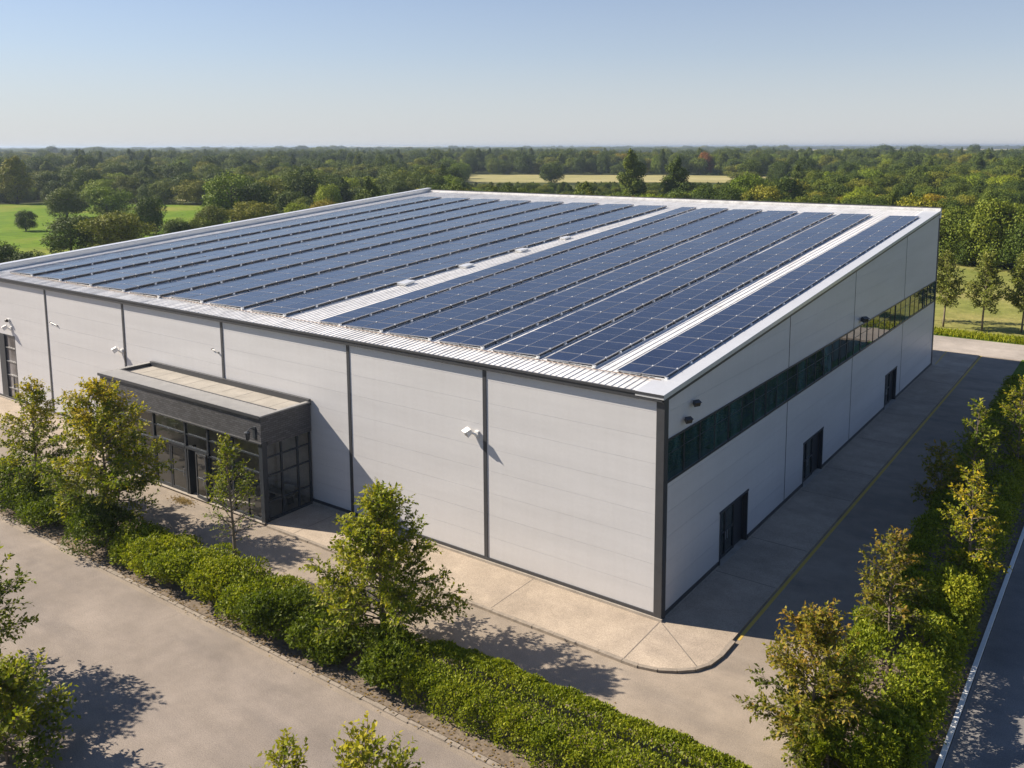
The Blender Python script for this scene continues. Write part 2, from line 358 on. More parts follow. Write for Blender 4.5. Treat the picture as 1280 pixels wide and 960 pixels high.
w = bpy.data.worlds.new('World'); sc.world = w; w.use_nodes = True
nt = w.node_tree; bg = nt.nodes['Background']
sky = nt.nodes.new('ShaderNodeTexSky'); sky.sky_type = 'NISHITA'; sky.sun_disc = False
sx, sy = -math.cos(R(SUN_AZ)), -math.sin(R(SUN_AZ))
sky.sun_elevation = R(SUN_EL); sky.sun_rotation = math.atan2(sx, sy)
sky.altitude = 60; sky.air_density = 1.0; sky.dust_density = 0.15; sky.ozone_density = 2.2
tcw = nt.nodes.new('ShaderNodeTexCoord'); sp = nt.nodes.new('ShaderNodeSeparateXYZ'); nt.links.new(tcw.outputs['Generated'], sp.inputs[0])
hf = ramp(nt, sp.outputs[2], [(0.0, (0.86, 0.86, 0.86)), (0.045, (0.70, 0.70, 0.70)), (0.10, (0.44, 0.44, 0.44)), (0.18, (0.28, 0.28, 0.28)), (0.5, (0, 0, 0))])   # pale hazy air low in the sky
skc = mixc(nt, hf, mixc(nt, 1.0, sky.outputs[0], (0.93, 0.98, 1.14), 'MULTIPLY'), (6.1, 6.28, 6.65))
nt.links.new(skc, bg.inputs[0]); bg.inputs[1].default_value = SKY_STRENGTH
sd = bpy.data.lights.new('sun', 'SUN'); sun = bpy.data.objects.new('sun', sd); C.objects.link(sun)
sd.energy = SUN_STRENGTH; sd.angle = R(0.5); sd.color = (1.0, 0.89, 0.75)
d = Vector((math.cos(R(SUN_AZ)) * math.cos(R(SUN_EL)), math.sin(R(SUN_AZ)) * math.cos(R(SUN_EL)), -math.sin(R(SUN_EL))))
sun.rotation_euler = d.to_track_quat('-Z', 'Y').to_euler(); sun.location = (-40, -40, 60)
sc.view_settings.view_transform = 'Standard'; sc.view_settings.look = 'None'
sc.view_settings.exposure = EXPOSURE; sc.view_settings.gamma = 1; sc.view_settings.use_curve_mapping = False

# ------------------------------------------------------------------ ground, roads, kerbs
def sheet(pts, z, mb=None):
    mb = mb or MB(); mb.quad([(x, y, z) for x, y in pts]); return mb
def rect(x0, x1, y0, y1): return [(x0, y0), (x1, y0), (x1, y1), (x0, y1)]
GR = 30000
g = MB(); g.quad([(GR * math.cos(a * math.pi / 24), GR * math.sin(a * math.pi / 24), -0.30) for a in range(48)])
struct('ground', g, M['ground'], 'dark green meadow and woodland floor reaching the horizon', 'ground')
yd = MB(); yd.box(-126, 8.0, -10.6, 64.4, -0.30, 0.0)
struct('yard', yd, M['yard'], 'worn beige grey asphalt drive around the warehouse', 'yard')
rd = MB(); rd.box(-160, 11.0, -46, -10.6, -0.30, 0.0)
struct('front_road', rd, M['road'], 'worn brownish asphalt road in front of the hedge', 'road')
rd = MB(); rd.box(11.0, 19.0, -46, 58.0, -0.30, 0.0)
struct('side_road', rd, M['sideroad'], 'asphalt road beyond the white kerb on the right', 'road')
rd = MB(); rd.box(8.0, 75.0, 58.0, 64.4, -0.30, -0.002); rd.box(-100, 8.0, 57.4, 64.4, 0.0, 0.004)
struct('back_road', rd, M['backroad'], 'sunlit pale concrete road crossing behind the warehouse', 'road')
# concrete apron with rounded corner
arc = [(0.10, -3.15), (0.75, -3.13), (1.4, -2.95), (2.0, -2.6), (2.5, -2.15), (2.80, -1.6), (2.92, -0.9), (2.92, 0.3)]
poly = [(-20.6, -3.15)] + arc + [(2.80, 57.2), (-0.0, 57.2), (-59.5, 57.2), (-59.5, 0), (-60, -3.15)]
def extrude(poly, z0, z1):
    mb = MB(); n = len(poly); mb.v = [(x, y, z0) for x, y in poly] + [(x, y, z1) for x, y in poly]
    mb.f = [tuple(range(n, 2 * n))] + [(i, (i + 1) % n, n + (i + 1) % n, n + i) for i in range(n)]; mb.m = [0] * (n + 1); return mb
struct('apron', extrude(poly, 0.001, 0.09), M['conc'], 'pale concrete pavement round the foot of the warehouse', 'pavement')
def strip(path, hw, z0, z1, mb=None, gap=0.0, step=None, jit=0.0):
    mb = mb or MB()
    for (a, b) in zip(path[:-1], path[1:]):
        a, b = Vector(a), Vector(b); L = (b - a).length; dd = (b - a).normalized(); nn = Vector((-dd.y, dd.x))
        n = 1 if not step else max(1, int(L / step))
        for i in range(n):
            p = a + dd * (L * i / n + gap / 2); q = a + dd * (L * (i + 1) / n - gap / 2); h = hw * (1 + rng.uniform(-jit, jit)); zz = z1 + rng.uniform(-jit, jit) * 0.05
            c = [p - nn * h, q - nn * h, q + nn * h, p + nn * h]
            mb.hexa([(v.x, v.y, z0) for v in c] + [(v.x, v.y, zz) for v in c])
    return mb
struct('apron_kerb', strip([(-20.4, -3.23), (0.1, -3.23)] + [(x + (0.06 if x > 1 else 0), y - (0.08 if y < -1 else 0)) for x, y in arc[1:]], 0.085, 0.002, 0.105, gap=0.015, step=1.0, jit=0.12), M['kerb'], 'stone kerb edging the concrete pavement', 'kerb')
struct('bed_kerb', strip([(-126, -10.32), (10.9, -10.32)], 0.075, 0.002, 0.055, gap=0.03, step=0.55, jit=0.3), M['kerb'], 'line of rough kerb stones along the hedge bed', 'kerb')
b_ = MB(); b_.box(-126, 8.0, -10.2, -6.5, 0.002, 0.05); struct('hedge_bed', b_, M['soil'], 'stony soil bed under the front hedge', 'soil bed')
b_ = MB(); b_.box(7.2, 10.8, -6.4, 57.9, -0.2, 0.055); struct('side_bed', b_, M['soil'], 'leafy soil bed under the side hedge', 'soil bed')
struct('white_kerb', strip([(10.9, -30), (10.9, 57.9)], 0.075, 0.0, 0.11, gap=0.02, step=2.0), M['whiteline'], 'white painted kerb along the right road', 'kerb')
jt = MB()
for a, b in (((0.02, -0.1), (0.10, -3.12)), ((0.15, -0.15), (2.55, -2.05))): strip([a, b], 0.022, 0.088, 0.094, jt)
for y in (5.2, 9.4, 16.6, 21.0, 27.5, 34.2, 38.6, 45): strip([(0.1, y), (2.82, y)], 0.02, 0.088, 0.094, jt)
for x in (-6.2, -12.4, -18.6): strip([(x, -0.1), (x, -3.1)], 0.016, 0.088, 0.094, jt)
struct('pavement_joints', jt, M['joint'], 'dark expansion joints in the concrete pavement', 'joint')
struct('yellow_line', strip([(3.05, 0.6), (2.97, 57.2)], 0.075, 0.001, 0.006), M['yellow'], 'worn yellow line painted beside the shaded pavement', 'road marking')
struct('yellow_bay_line', strip([(0.25, 51.2), (0.1, 57.0)], 0.045, 0.088, 0.095), M['yellow'], 'short faded yellow line past the far warehouse corner', 'road marking')

# fields
struct('verge', extrude([(-60, 64.4), (75, 64.4), (75, 67.0), (-60, 67.0)], -0.3, 0.03), M['verge'], 'strip of bright long grass beyond the back road', 'grass verge')
struct('dry_field', sheet([(-70, 67.0), (130, 67.0), (140, 116), (30, 118), (-2, 121), (-14, 128), (-70, 130)], -0.15), M['straw'], 'dry yellowish field with young trees', 'field')
struct('lawn', sheet([(-330, 40), (-119, 22), (-110, 50), (-132, 78), (-156, 112), (-242, 148), (-300, 122)], -0.15), M['lawn'], 'bright green meadow left of the warehouse', 'field')
struct('crop_field', sheet([(-375, 440), (-234, 505), (-60, 500), (-70, 425), (-189, 402), (-290, 330)], -0.15), M['crop'], 'pale field strip between belts of trees', 'field')
struct('left_strip', sheet([(-292, 158), (-282, 172), (-262, 162), (-270, 148)], -0.15), M['crop'], 'narrow pale field beyond the left meadow', 'field')
struct('horizon_field', sheet([(-1500, 4300), (-300, 5600), (-117, 1464), (-498, 1380)], -0.1), M['crop'], 'pale harvested fields near the right horizon', 'field')
struct('horizon_strip', sheet([(-3800, 1640), (-3600, 1740), (-2450, 1130), (-2560, 1040)], -0.1), M['crop'], 'pale harvested field near the left horizon', 'field')

# ------------------------------------------------------------------ warehouse
wh = thing('warehouse', 'large pale grey warehouse with dark trim and solar panels on its sloping roof', 'warehouse')
PITCH, Z0 = 1.045, 0.30
def clad(mb, axis, u0, u1, z0, z1, out=0.0):
    """horizontal cladding planks with a shallow groove between them; axis 'x': wall in plane y=-out, 'y': wall in plane x=+out"""
    def pt(u, z, dep): return (u, -out + dep, z) if axis == 'x' else (out - dep, u, z)
    zs = [z0]; k = math.floor((z0 - Z0) / PITCH) + 1
    while Z0 + k * PITCH < z1 - 0.03:
        if Z0 + k * PITCH > z0 + 0.03: zs.append(Z0 + k * PITCH)
        k += 1
    zs.append(z1); G = 0.005; Dp = 0.009
    for a, b in zip(zs[:-1], zs[1:]):
        a2 = a + (G if a != z0 else 0); b2 = b - (G if b != z1 else 0)
        mb.quad([pt(u0, a2, 0), pt(u1, a2, 0), pt(u1, b2, 0), pt(u0, b2, 0)])
        if b != z1:
            mb.quad([pt(u0, b2, 0), pt(u1, b2, 0), pt(u1, b2, Dp), pt(u0, b2, Dp)])
            mb.quad([pt(u0, b2, Dp), pt(u1, b2, Dp), pt(u1, b + G, Dp), pt(u0, b + G, Dp)])
            mb.quad([pt(u0, b + G, Dp), pt(u1, b + G, Dp), pt(u1, b + G, 0), pt(u0, b + G, 0)])
JX = [-8.92, -17.70, -28.09, -38.39, -48.29]
fwm = MB()
xs = [-W_, -55.9, -53.3] + sorted(JX) + [-0.28]
for a, b in zip(xs[:-1], xs[1:]):
    if (a, b) == (-55.9, -53.3): clad(fwm, 'x', a, b, 5.15, 9.2)
    else: clad(fwm, 'x', a, b, 0.3, 9.2)
fwm.build('front_wall', M['wall'], wh)
BY = [(5.70, 8.98), (17.05, 20.50), (34.75, 38.05)]; DZ = 2.55; WB0, WB1 = 5.73, 7.56
swm = MB(); JY = [14.15, 26.0, 39.3]
ys = sorted([0.28, D_] + JY + [v for p_ in BY for v in p_])
for a, b in zip(ys[:-1], ys[1:]):
    isd = any(abs(a - p_[0]) < 1e-6 for p_ in BY)
    clad(swm, 'y', a, b, DZ if isd else 0.3, WB0)
    clad(swm, 'y', a, b, WB1, 14.0)
o = swm.build('side_wall', M['side'], wh)
import bmesh
bm = bmesh.new(); bm.from_mesh(o.data)
nrm = Vector((0, -K, 1)).normalized()
bmesh.ops.bisect_plane(bm, geom=bm.verts[:] + bm.edges[:] + bm.faces[:], plane_co=(0, 0, H0 - 0.10), plane_no=nrm, clear_outer=True)
bm.to_mesh(o.data); bm.free()
for x in JX: MB().box(x - 0.10, x + 0.10, -0.035, 0.02, 0.3, 9.2).build('joint_strip', M['trim'], wh, bevel=0.006)
for y in JY:
    for z0, z1 in ((0.3, WB0), (WB1, zr(y) - 0.12)): MB().box(-0.02, 0.012, y - 0.03, y + 0.03, z0, z1).build('joint_strip', M['trim'], wh)
MB().box(-0.30, 0.06, -0.06, 0.0, 0.09, 9.2).box(0.0, 0.06, 0.0, 0.30, 0.09, 9.2).build('corner_trim', M['trim'], wh, bevel=0.01)
MB().box(-W_, -0.30, -0.05, 0.0, 0.20, 0.34).box(0.0, 0.03, 0.30, 5.60, 0.14, 0.32).box(0.0, 0.03, 9.08, 16.95, 0.14, 0.32).box(0.0, 0.03, 20.6, 34.65, 0.14, 0.32).box(0.0, 0.03, 38.15, D_, 0.14, 0.32).build('base_trim', M['trim'], wh)
MB().box(-W_, 0.10, -0.12, 0.0, 0.08, 0.20).build('plinth', M['plinth'], wh)
MB().box(0.0, 0.06, 0.30, 5.60, 0.08, 0.14).box(0.0, 0.06, 9.08, 16.95, 0.08, 0.14).box(0.0, 0.06, 20.6, 34.65, 0.08, 0.14).box(0.0, 0.06, 38.15, D_, 0.08, 0.14).build('plinth', M['plinth'], wh)
MB().box(-W_, 0.09, -0.20, 0.0, 9.16, 9.36).box(-W_, 0.09, -0.24, -0.15, 9.36, 9.47).build('gutter', M['trim'], wh, bevel=0.012)
MB().quad([(-W_, D_, 0), (0, D_, 0), (0, D_, H1), (-W_, D_, H1)]).build('back_wall', M['side'], wh)
MB().quad([(-W_, 0, 0), (-W_, D_, 0), (-W_, D_, H1), (-W_, 0, H0)]).build('left_wall', M['side'], wh)
MB().box(-0.05, 0.05, D_ - 0.25, D_ + 0.05, 0.1, H1 - 0.1).build('corner_trim', M['trim'], wh)
# ribbed roof
rf = MB(); P = 0.30; nx = int((W_ - 1.5) / P); prof = []
x = -W_ + 0.55
for i in range(nx):
    prof += [(x, 0.0), (x + 0.225, 0.0), (x + 0.24, 0.03), (x + 0.285, 0.03)]; x += P
prof.append((x, 0.0)); XR = x
yy = [-0.12, 1.3] + [6.5 + 7 * i for i in range(7)]; yy[-1] = D_ - 0.4
for j in range(len(yy) - 1):
    base = len(rf.v); lift = 0.012 * (len(yy) - 2 - j) * 0 + (0.008 if j % 2 else 0.0)
    off = [rng.uniform(-0.035, 0.035) if j < 1 else 0 for _ in prof]
    for yv in (yy[j] - 0.08, yy[j + 1]):
        for q, (px_, pz) in enumerate(prof): rf.v.append((px_ + (off[q] * 0.4 if yv < 1 else 0), yv, zr(yv) + pz + lift + (off[q] * 0.25 if pz > 0 else 0)))
    n = len(prof)
    for i in range(n - 1): rf.f.append((base + i, base + i + 1, base + n + i + 1, base + n + i)); rf.m.append(0)
rf.build('roof', M['roof'], wh)
fl = MB()
seg = [-0.22, 1.35, 8, 14.5, 21, 27.5, 34, 40.5, D_ - 0.35]
for i, (a, b) in enumerate(zip(seg[:-1], seg[1:])): fl.slope(XR - 0.02, 0.10, a + (0.006 if i else 0), b, -0.13 - 0.001 * i, 0.075 - 0.002 * (i % 2))
fl.build('roof_flashing', M['flash'], wh, bevel=0.012)
MB().slope(0.015, 0.075, -0.2, D_, -0.26, -0.135).build('verge_trim', M['trim'], wh)
pp = MB(); pp.slope(-W_ - 0.1, -W_ + 0.50, -0.2, D_ + 0.1, -0.4, 0.42); pp.slope(-W_ - 0.16, -W_ + 0.56, -0.24, D_ + 0.14, 0.425, 0.47)
pp.build('parapet', M['flash'], wh, bevel=0.015)
pp = MB(); pp.box(-W_ + 0.57, 0.10, D_ - 0.32, D_ + 0.05, H1 - 0.6, H1 + 0.22); pp.build('parapet', M['roof'], wh)
MB().box(-W_ + 0.57, 0.12, D_ - 0.10, D_ + 0.10, H1 + 0.222, H1 + 0.30).build('parapet_cap', M['trim'], wh)

# window band: frame rails, then one window per bay
MB().box(-0.10, 0.03, 0.305, D_ - 0.26, WB0, WB0 + 0.10).box(-0.10, 0.03, 0.305, D_ - 0.26, WB1 - 0.09, WB1).build('window_rail', M['dtrim'], wh)
pw = 1.52; nW = 33; pw = (D_ - 0.26 - 0.31) / nW
wm = MB(); wm.box(-0.09, 0.014, 0, 0.048, 0.10, WB1 - WB0 - 0.092, 0)
wm.quad([(-0.018, 0.042, 0.10), (-0.018, pw, 0.10), (-0.018, pw, 1.742), (-0.018, 0.042, 1.742)], 1)
wm.box(-0.06, -0.006, 0.043, pw - 0.001, 1.16, 1.185, 0)
wme = wm.mesh('window', [M['dtrim'], M['glassband']])
for i in range(nW):
    o = link('window', wme, wh); o.location = (0, 0.31 + i * pw, WB0)
    o.rotation_euler = (0, R(rng.uniform(-0.3, 0.3)), R(rng.uniform(-0.35, 0.35)))
MB().quad([(-0.14, 0.3, WB0), (-0.14, D_ - 0.2, WB0), (-0.14, D_ - 0.2, WB1), (-0.14, 0.3, WB1)]).build('window_backing', M['dtrim'], wh)

# side doors
def side_door(y0, y1):
    fr = MB(); dp = -0.22
    fr.box(dp, 0.03, y0, y0 + 0.08, 0.09, DZ); fr.box(dp, 0.03, y1 - 0.08, y1, 0.09, DZ); fr.box(dp, 0.04, y0 - 0.05, y1 + 0.05, DZ, DZ + 0.10)
    ym = y0 + 0.08 + (y1 - y0 - 0.16) * 0.64; y2 = (y0 + 0.08 + ym) / 2
    fr.box(dp - 0.02, dp + 0.06, ym - 0.05, ym + 0.05, 0.09, DZ); fr.box(dp - 0.02, dp + 0.05, y2 - 0.045, y2 + 0.045, 0.09, DZ)
    fr.box(dp - 0.02, dp + 0.04, y0 + 0.08, ym - 0.05, 0.09, 0.22); fr.box(dp - 0.02, dp + 0.04, y0 + 0.08, ym - 0.05, 1.25, 1.33)
    fr.quad([(dp, y0 + 0.08, 0.09), (dp, ym, 0.09), (dp, ym, DZ), (dp, y0 + 0.08, DZ)], 1)
    fr.box(dp - 0.06, dp - 0.01, ym, y1 - 0.08, 0.09, DZ, 0)
    fr.box(-0.22, 0.12, y0 + 0.02, y1 - 0.02, 0.085, 0.094, 2)
    dr = fr.build('door', [M['dtrim'], M['glassdoor'], M['plinth']], wh)
    for s in (-1, 1): MB().tube([(dp + 0.10, y2 + s * 0.11, 0.95), (dp + 0.10, y2 + s * 0.11, 1.35)], [0.018, 0.018], 6).build('handle', M['pvframe'], dr)
for a, b in BY: side_door(a, b)
# glazed door at the left end of the front
gd = MB(); gd.box(-55.9, -55.0, -0.02, 0.35, 0.09, 5.15, 0); gd.box(-55.0, -53.3, 0.02, 0.08, 5.05, 5.15, 0)
gd.quad([(-55.0, 0.10, 0.09), (-53.34, 0.10, 0.09), (-53.34, 0.10, 5.1), (-55.0, 0.10, 5.1)], 1)
for z in (1.0, 2.0, 3.05, 4.1): gd.box(-55.0, -53.38, 0.03, 0.09, z, z + 0.07, 2)
gd.box(-53.42, -53.32, 0.0, 0.10, 0.09, 5.06, 0); gd.box(-54.25, -54.19, 0.05, 0.095, 0.09, 2.0, 2)
gd.build('door', [M['dtrim'], M['greydoor'], M['cap']], wh)

# ------------------------------------------------------------------ entrance porch
pc = thing('entrance_porch', 'charcoal glazed entrance porch with flat roof on the warehouse front', 'porch', (-28.2, -1.6, 0))
def pb(mb, name, mats, parent=pc, **k):
    mb.xf(Matrix.Translation((28.2, 1.6, 0))); return mb.build(name, mats, parent, **k)
PX0, PX1, PF, PT, PG = -35.6, -20.65, -3.10, 5.72, 4.32
mb = MB(); mb.box(PX0, PX1, PF - 0.12, PF + 0.25, PG, PT - 0.08); mb.box(PX1 - 0.25, PX1, PF + 0.25, -0.06, PG - 0.22, PT - 0.08); mb.box(PX0, PX0 + 0.25, PF + 0.25, -0.06, PG, PT - 0.08)
pb(mb, 'fascia', M['fascia'])
mb = MB(); mb.box(PX0 - 0.05, PX1 + 0.05, PF - 0.20, PF + 1.0, PT - 0.08, PT); mb.box(PX0 - 0.05, PX0 + 0.30, PF + 1.0, -0.05, PT - 0.08, PT + 0.02); mb.box(PX1 - 0.20, PX1 + 0.05, PF + 1.0, -0.05, PT - 0.08, PT + 0.004)
pb(mb, 'roof_cap', M['cap'], bevel=0.015)
mb = MB(); mb.box(PX0 - 0.04, PX1 + 0.04, PF - 0.235, PF - 0.202, PT - 0.14, PT + 0.015); mb.box(PX0 + 0.30, PX1 - 0.20, PF + 1.001, PF + 1.06, PT - 0.10, PT + 0.02)
mb.box(PX0 + 0.30, PX1 + 0.04, -0.20, -0.04, PT - 0.2, PT + 0.13); mb.box(PX0 + 0.301, PX0 + 0.36, PF + 1.062, -0.21, PT - 0.3, PT + 0.03)
mb.box(PX0 - 0.04, PX1 + 0.04, PF - 0.19, PF - 0.12, PG - 0.07, PG + 0.0)
pb(mb, 'roof_edge', M['trim'])
mb = MB(); mb.box(PX0 + 0.362, PX1 - 0.201, PF + 1.062, -0.202, PT - 0.5, PT - 0.16)
xx = PX0 + 1.5
while xx < PX1 - 0.6:
    mb.box(xx, xx + 0.06, PF + 1.07, -0.21, PT - 0.16, PT - 0.152, 0); xx += 1.5
pb(mb, 'roof', [M['deck'], M['plinth']])
mb = MB(); mb.box(PX1 - 0.28, PX1 + 0.02, PF - 0.10, PF + 0.20, 0.09, PG); pb(mb, 'corner_post', M['dtrim'], bevel=0.012)
mb = MB(); mb.box(PX0, PX0 + 0.28, PF - 0.10, PF + 0.20, 0.09, PG); pb(mb, 'corner_post', M['dtrim'], bevel=0.012)
# front glazing
fx = [-34.0, -32.55, -30.35, -27.32, -25.30, -23.2]
mb = MB(); yg0, yg1 = PF - 0.04, PF + 0.06
for x in fx: mb.box(x - 0.06, x + 0.06, yg0 - 0.02, yg1, 0.09, PG - 0.07)
mb.box(-27.2, -27.1, yg0 - 0.01, yg1 + 0.4, 0.09, 2.80); 
lo = [PX0 + 0.28] + fx + [PX1 - 0.28]
for a, b in zip(lo[:-1], lo[1:]):
    a2, b2 = a + (0.06 if a in fx else 0), b - (0.06 if b in fx else 0)
    mb.box(a2, b2, yg0, yg1, 3.50, 3.57); 
    if a in (-30.35, -27.32): mb.box(a2, b2, yg0 - 0.03, yg1, 2.72, 2.86)
    else: mb.box(a2, b2, yg0, yg1, 2.62, 2.69); mb.box(a2, b2, yg0, yg1, 0.09, 0.24)
    if a < -30.5 or a > -25.6: mb.box((a2 + b2) / 2 - 0.02, (a2 + b2) / 2 + 0.02, yg0 + 0.01, yg1, 0.24, 2.62)
pb(mb, 'window_frame', M['dtrim'])
for a, b in zip(lo[:-1], lo[1:]):
    z0 = 2.86 if a in (-30.35, -27.32) else 0.24
    pb(MB().quad([(a + .06, PF + 0.02, z0), (b - .06, PF + 0.02, z0), (b - .06, PF + 0.02, PG - 0.07), (a + .06, PF + 0.02, PG - 0.07)]), 'window', M['glass'])
def leaf_door(x0, x1, y, open_=0.0):
    mb = MB(); wd = x1 - x0
    mb.box(0, 0.10, -0.03, 0.03, 0.02, 2.60, 0); mb.box(wd - 0.10, wd, -0.03, 0.03, 0.02, 2.60, 0); mb.box(0.10, wd - 0.10, -0.03, 0.03, 0.02, 0.22, 0); mb.box(0.10, wd - 0.10, -0.03, 0.03, 2.50, 2.60, 0); mb.box(0.10, wd - 0.10, -0.025, 0.025, 1.15, 1.22, 0)
    mb.quad([(0.10, 0, 0.22), (wd - 0.10, 0, 0.22), (wd - 0.10, 0, 2.5), (0.10, 0, 2.5)], 1)
    o = mb.build('door', [M['dtrim'], M['glass']], pc); o.location = (x0 + 28.2, y + 1.6, 0.09); o.rotation_euler = (0, 0, open_)
    h = MB(); hx = wd - 0.17; h.tube([(hx, -0.09, 0.95), (hx, -0.09, 1.45)], [0.018, 0.018]); h.tube([(hx, -0.09, 1.0), (hx, 0, 1.0)], [0.012, 0.012]); h.tube([(hx, -0.09, 1.4), (hx, 0, 1.4)], [0.012, 0.012])
    h.build('handle', M['pvframe'], o); return o
leaf_door(-30.28, -28.82, PF); leaf_door(-28.78, -27.38, PF); leaf_door(-26.42, -25.36, PF - 0.05, R(-5))
# side glazing
mb = MB(); gx = PX1 - 0.08; st = PG - 0.22
for y in (PF + 1.12, PF + 2.15, -0.14): mb.box(gx - 0.05, gx + 0.05, y - 0.05, y + 0.05, 0.09, st)
yl = [PF + 0.20, PF + 1.12, PF + 2.15, -0.14]
for a, b in zip(yl[:-1], yl[1:]):
    for z in (0.09, 1.08, 2.45, 3.40): mb.box(gx - 0.04, gx + 0.045, a + 0.05, b - 0.05, z, z + (0.14 if z < 0.5 else 0.08))
pb(mb, 'window_frame', M['dtrim'])
for a, b in zip(yl[:-1], yl[1:]): pb(MB().quad([(gx, a + .05, 0.2), (gx, b - .05, 0.2), (gx, b - .05, st), (gx, a + .05, st)]), 'window', M['glass'])
mb = MB(); mb.box(PX0 + 0.05, PX1 - 0.15, -0.16, -0.07, 0.1, 5.2); mb.box(PX0 + 0.02, PX0 + 0.1, PF + 0.2, -0.17, 0.1, 5.2); pb(mb, 'inner_wall', M['inner'])
mb = MB(); mb.box(PX0 + 0.1, PX1 - 0.14, PF + 0.07, -0.17, 0.091, 0.13); pb(mb, 'floor', M['innerfloor'])
mb = MB(); mb.box(PX0 - 0.0, PX1, PF - 0.16, PF + 0.06, 0.088, 0.128); pb(mb, 'sill', M['plinth'])
# added seat standing in for reflected shapes in the side glass
bt = thing('added_bench', 'pale wooden seat added inside the porch for reflected shapes in the side glazing', 'added_bench', (-22.3, -0.9, 0.13))
MB().box(-0.9, 0.9, -0.25, 0.25, 0.42, 0.50).build('seat', M['deck'], bt, bevel=0.01)
for a in (-0.75, 0.75): MB().box(a - 0.05, a + 0.05, -0.2, 0.2, 0, 0.419).build('leg', M['trim'], bt)
MB().box(-0.9, 0.9, 0.20, 0.245, 0.501, 0.95).build('backrest', M['deck'], bt, bevel=0.01)

# ------------------------------------------------------------------ fittings on the walls
def floodlight(name, label, loc, s=1.0, rz=0, tilt=25, dark=False, group=None, cat='floodlight'):
    t = thing(name, label, cat, loc, rz, group)      # local: wall at y=0, lamp sticks out to -y
    hm = M['white'] if not dark else M['trim']
    h = MB(); a, b = 0.30 * s, 0.20 * s
    h.hexa([(-a, -0.28 * s, -b), (a, -0.28 * s, -b), (a * .72, 0.14 * s, -b * .55), (-a * .72, 0.14 * s, -b * .55), (-a, -0.28 * s, b), (a, -0.28 * s, b), (a * .72, 0.14 * s, b * .6), (-a * .72, 0.14 * s, b * .6)])
    h.box(-a * 1.05, a * 1.05, -0.36 * s, 0.10 * s, b * 1.02, b * 1.18)
    mt = Matrix.Translation((-0.36 * s, -0.34 * s, 0.06 * s)) @ Matrix.Rotation(R(-28), 4, 'Z') @ Matrix.Rotation(R(tilt), 4, 'X')
    h.xf(mt).build('housing', hm, t, bevel=0.012 * s)
    f = MB(); f.box(-a * .93, a * .93, -0.292 * s, -0.281 * s, -b * .92, b * .92); f.xf(mt).build('lens', M['brown'], t)
    k = MB(); k.tube([(-0.32 * s, -0.24 * s, 0.0), (-0.10 * s, -0.20 * s, -0.06 * s), (0.05 * s, -0.04, -0.10 * s)], [0.07 * s, 0.085 * s, 0.10 * s], 8)
    k.box(-0.08 * s, 0.20 * s, -0.10, -0.001, -0.26 * s, 0.12 * s); k.build('bracket', hm, t, bevel=0.01)
    return t
floodlight('floodlight', 'white floodlight beside the dark joint nearest the building corner', (-9.40, 0, 6.15), 0.7)
floodlight('floodlight', 'white floodlight above the left end of the entrance porch', (-38.75, 0, 6.05), 0.7)
floodlight('floodlight', 'white floodlight over the far left glazed door', (-53.75, 0, 5.75), 0.7)
t = thing('dome_camera', 'small white dome camera above the far left floodlight', 'camera', (-54.0, 0, 6.28))
MB().box(-0.14, 0.14, -0.10, -0.001, -0.12, 0.12).build('base', M['white'], t, bevel=0.02)
MB().tube([(0, -0.10, 0), (0, -0.2, 0), (0, -0.27, -0.01), (0, -0.30, -0.02)], [0.13, 0.125, 0.08, 0.02], 10).build('dome', M['brown'], t, smooth=True)
for (x, z, lab, L) in ((-47.3, 6.82, 'thin grey pipe clip on the panel right of the far left joint', 0.95), (-28.75, 7.38, 'thin grey pipe clip near the joint above the porch', 0.55)):
    t = thing('pipe_clip', lab, 'pipe clip', (x, 0, z))
    MB().tube([(-L / 2, -0.05, 0.03), (0, -0.06, 0), (L / 2, -0.05, -0.10)], [0.02, 0.02, 0.02], 6).build('rod', M['cap'], t)
    MB().box(-L / 2 - 0.04, -L / 2 + 0.04, -0.08, -0.001, 0, 0.08).build('clip', M['cap'], t); MB().box(L / 2 - 0.04, L / 2 + 0.04, -0.08, -0.001, -0.14, -0.05).build('clip', M['cap'], t)
floodlight('floodlight', 'upper dark floodlight high on the shaded wall near the corner', (0, 2.70, 8.50), 0.5, R(90), 20, True)
floodlight('floodlight', 'lower dark floodlight just above the first side windows', (0, 1.95, 7.98), 0.5, R(90), 20, True)
floodlight('floodlight', 'dark floodlight above the middle of the side window band', (0, 27.6, 7.95), 0.7, R(90), 20, True)
t = thing('wall_lamp', 'black lantern lamp on the front corner of the porch', 'lamp', (-21.15, PF - 0.14, 4.75))
MB().box(-0.10, 0.10, -0.02, 0.02, -0.25, 0.35).tube([(0, 0, 0.22), (0, -0.22, 0.32), (0, -0.40, 0.22)], [0.03, 0.03, 0.03]).build('bracket', M['dtrim'], t)
MB().tube([(0, -0.40, 0.22), (0, -0.40, 0.16), (0, -0.40, 0.14), (0, -0.40, -0.22), (0, -0.40, -0.26)], [0.03, 0.17, 0.13, 0.09, 0.03], 8).build('lantern', M['dtrim'], t)

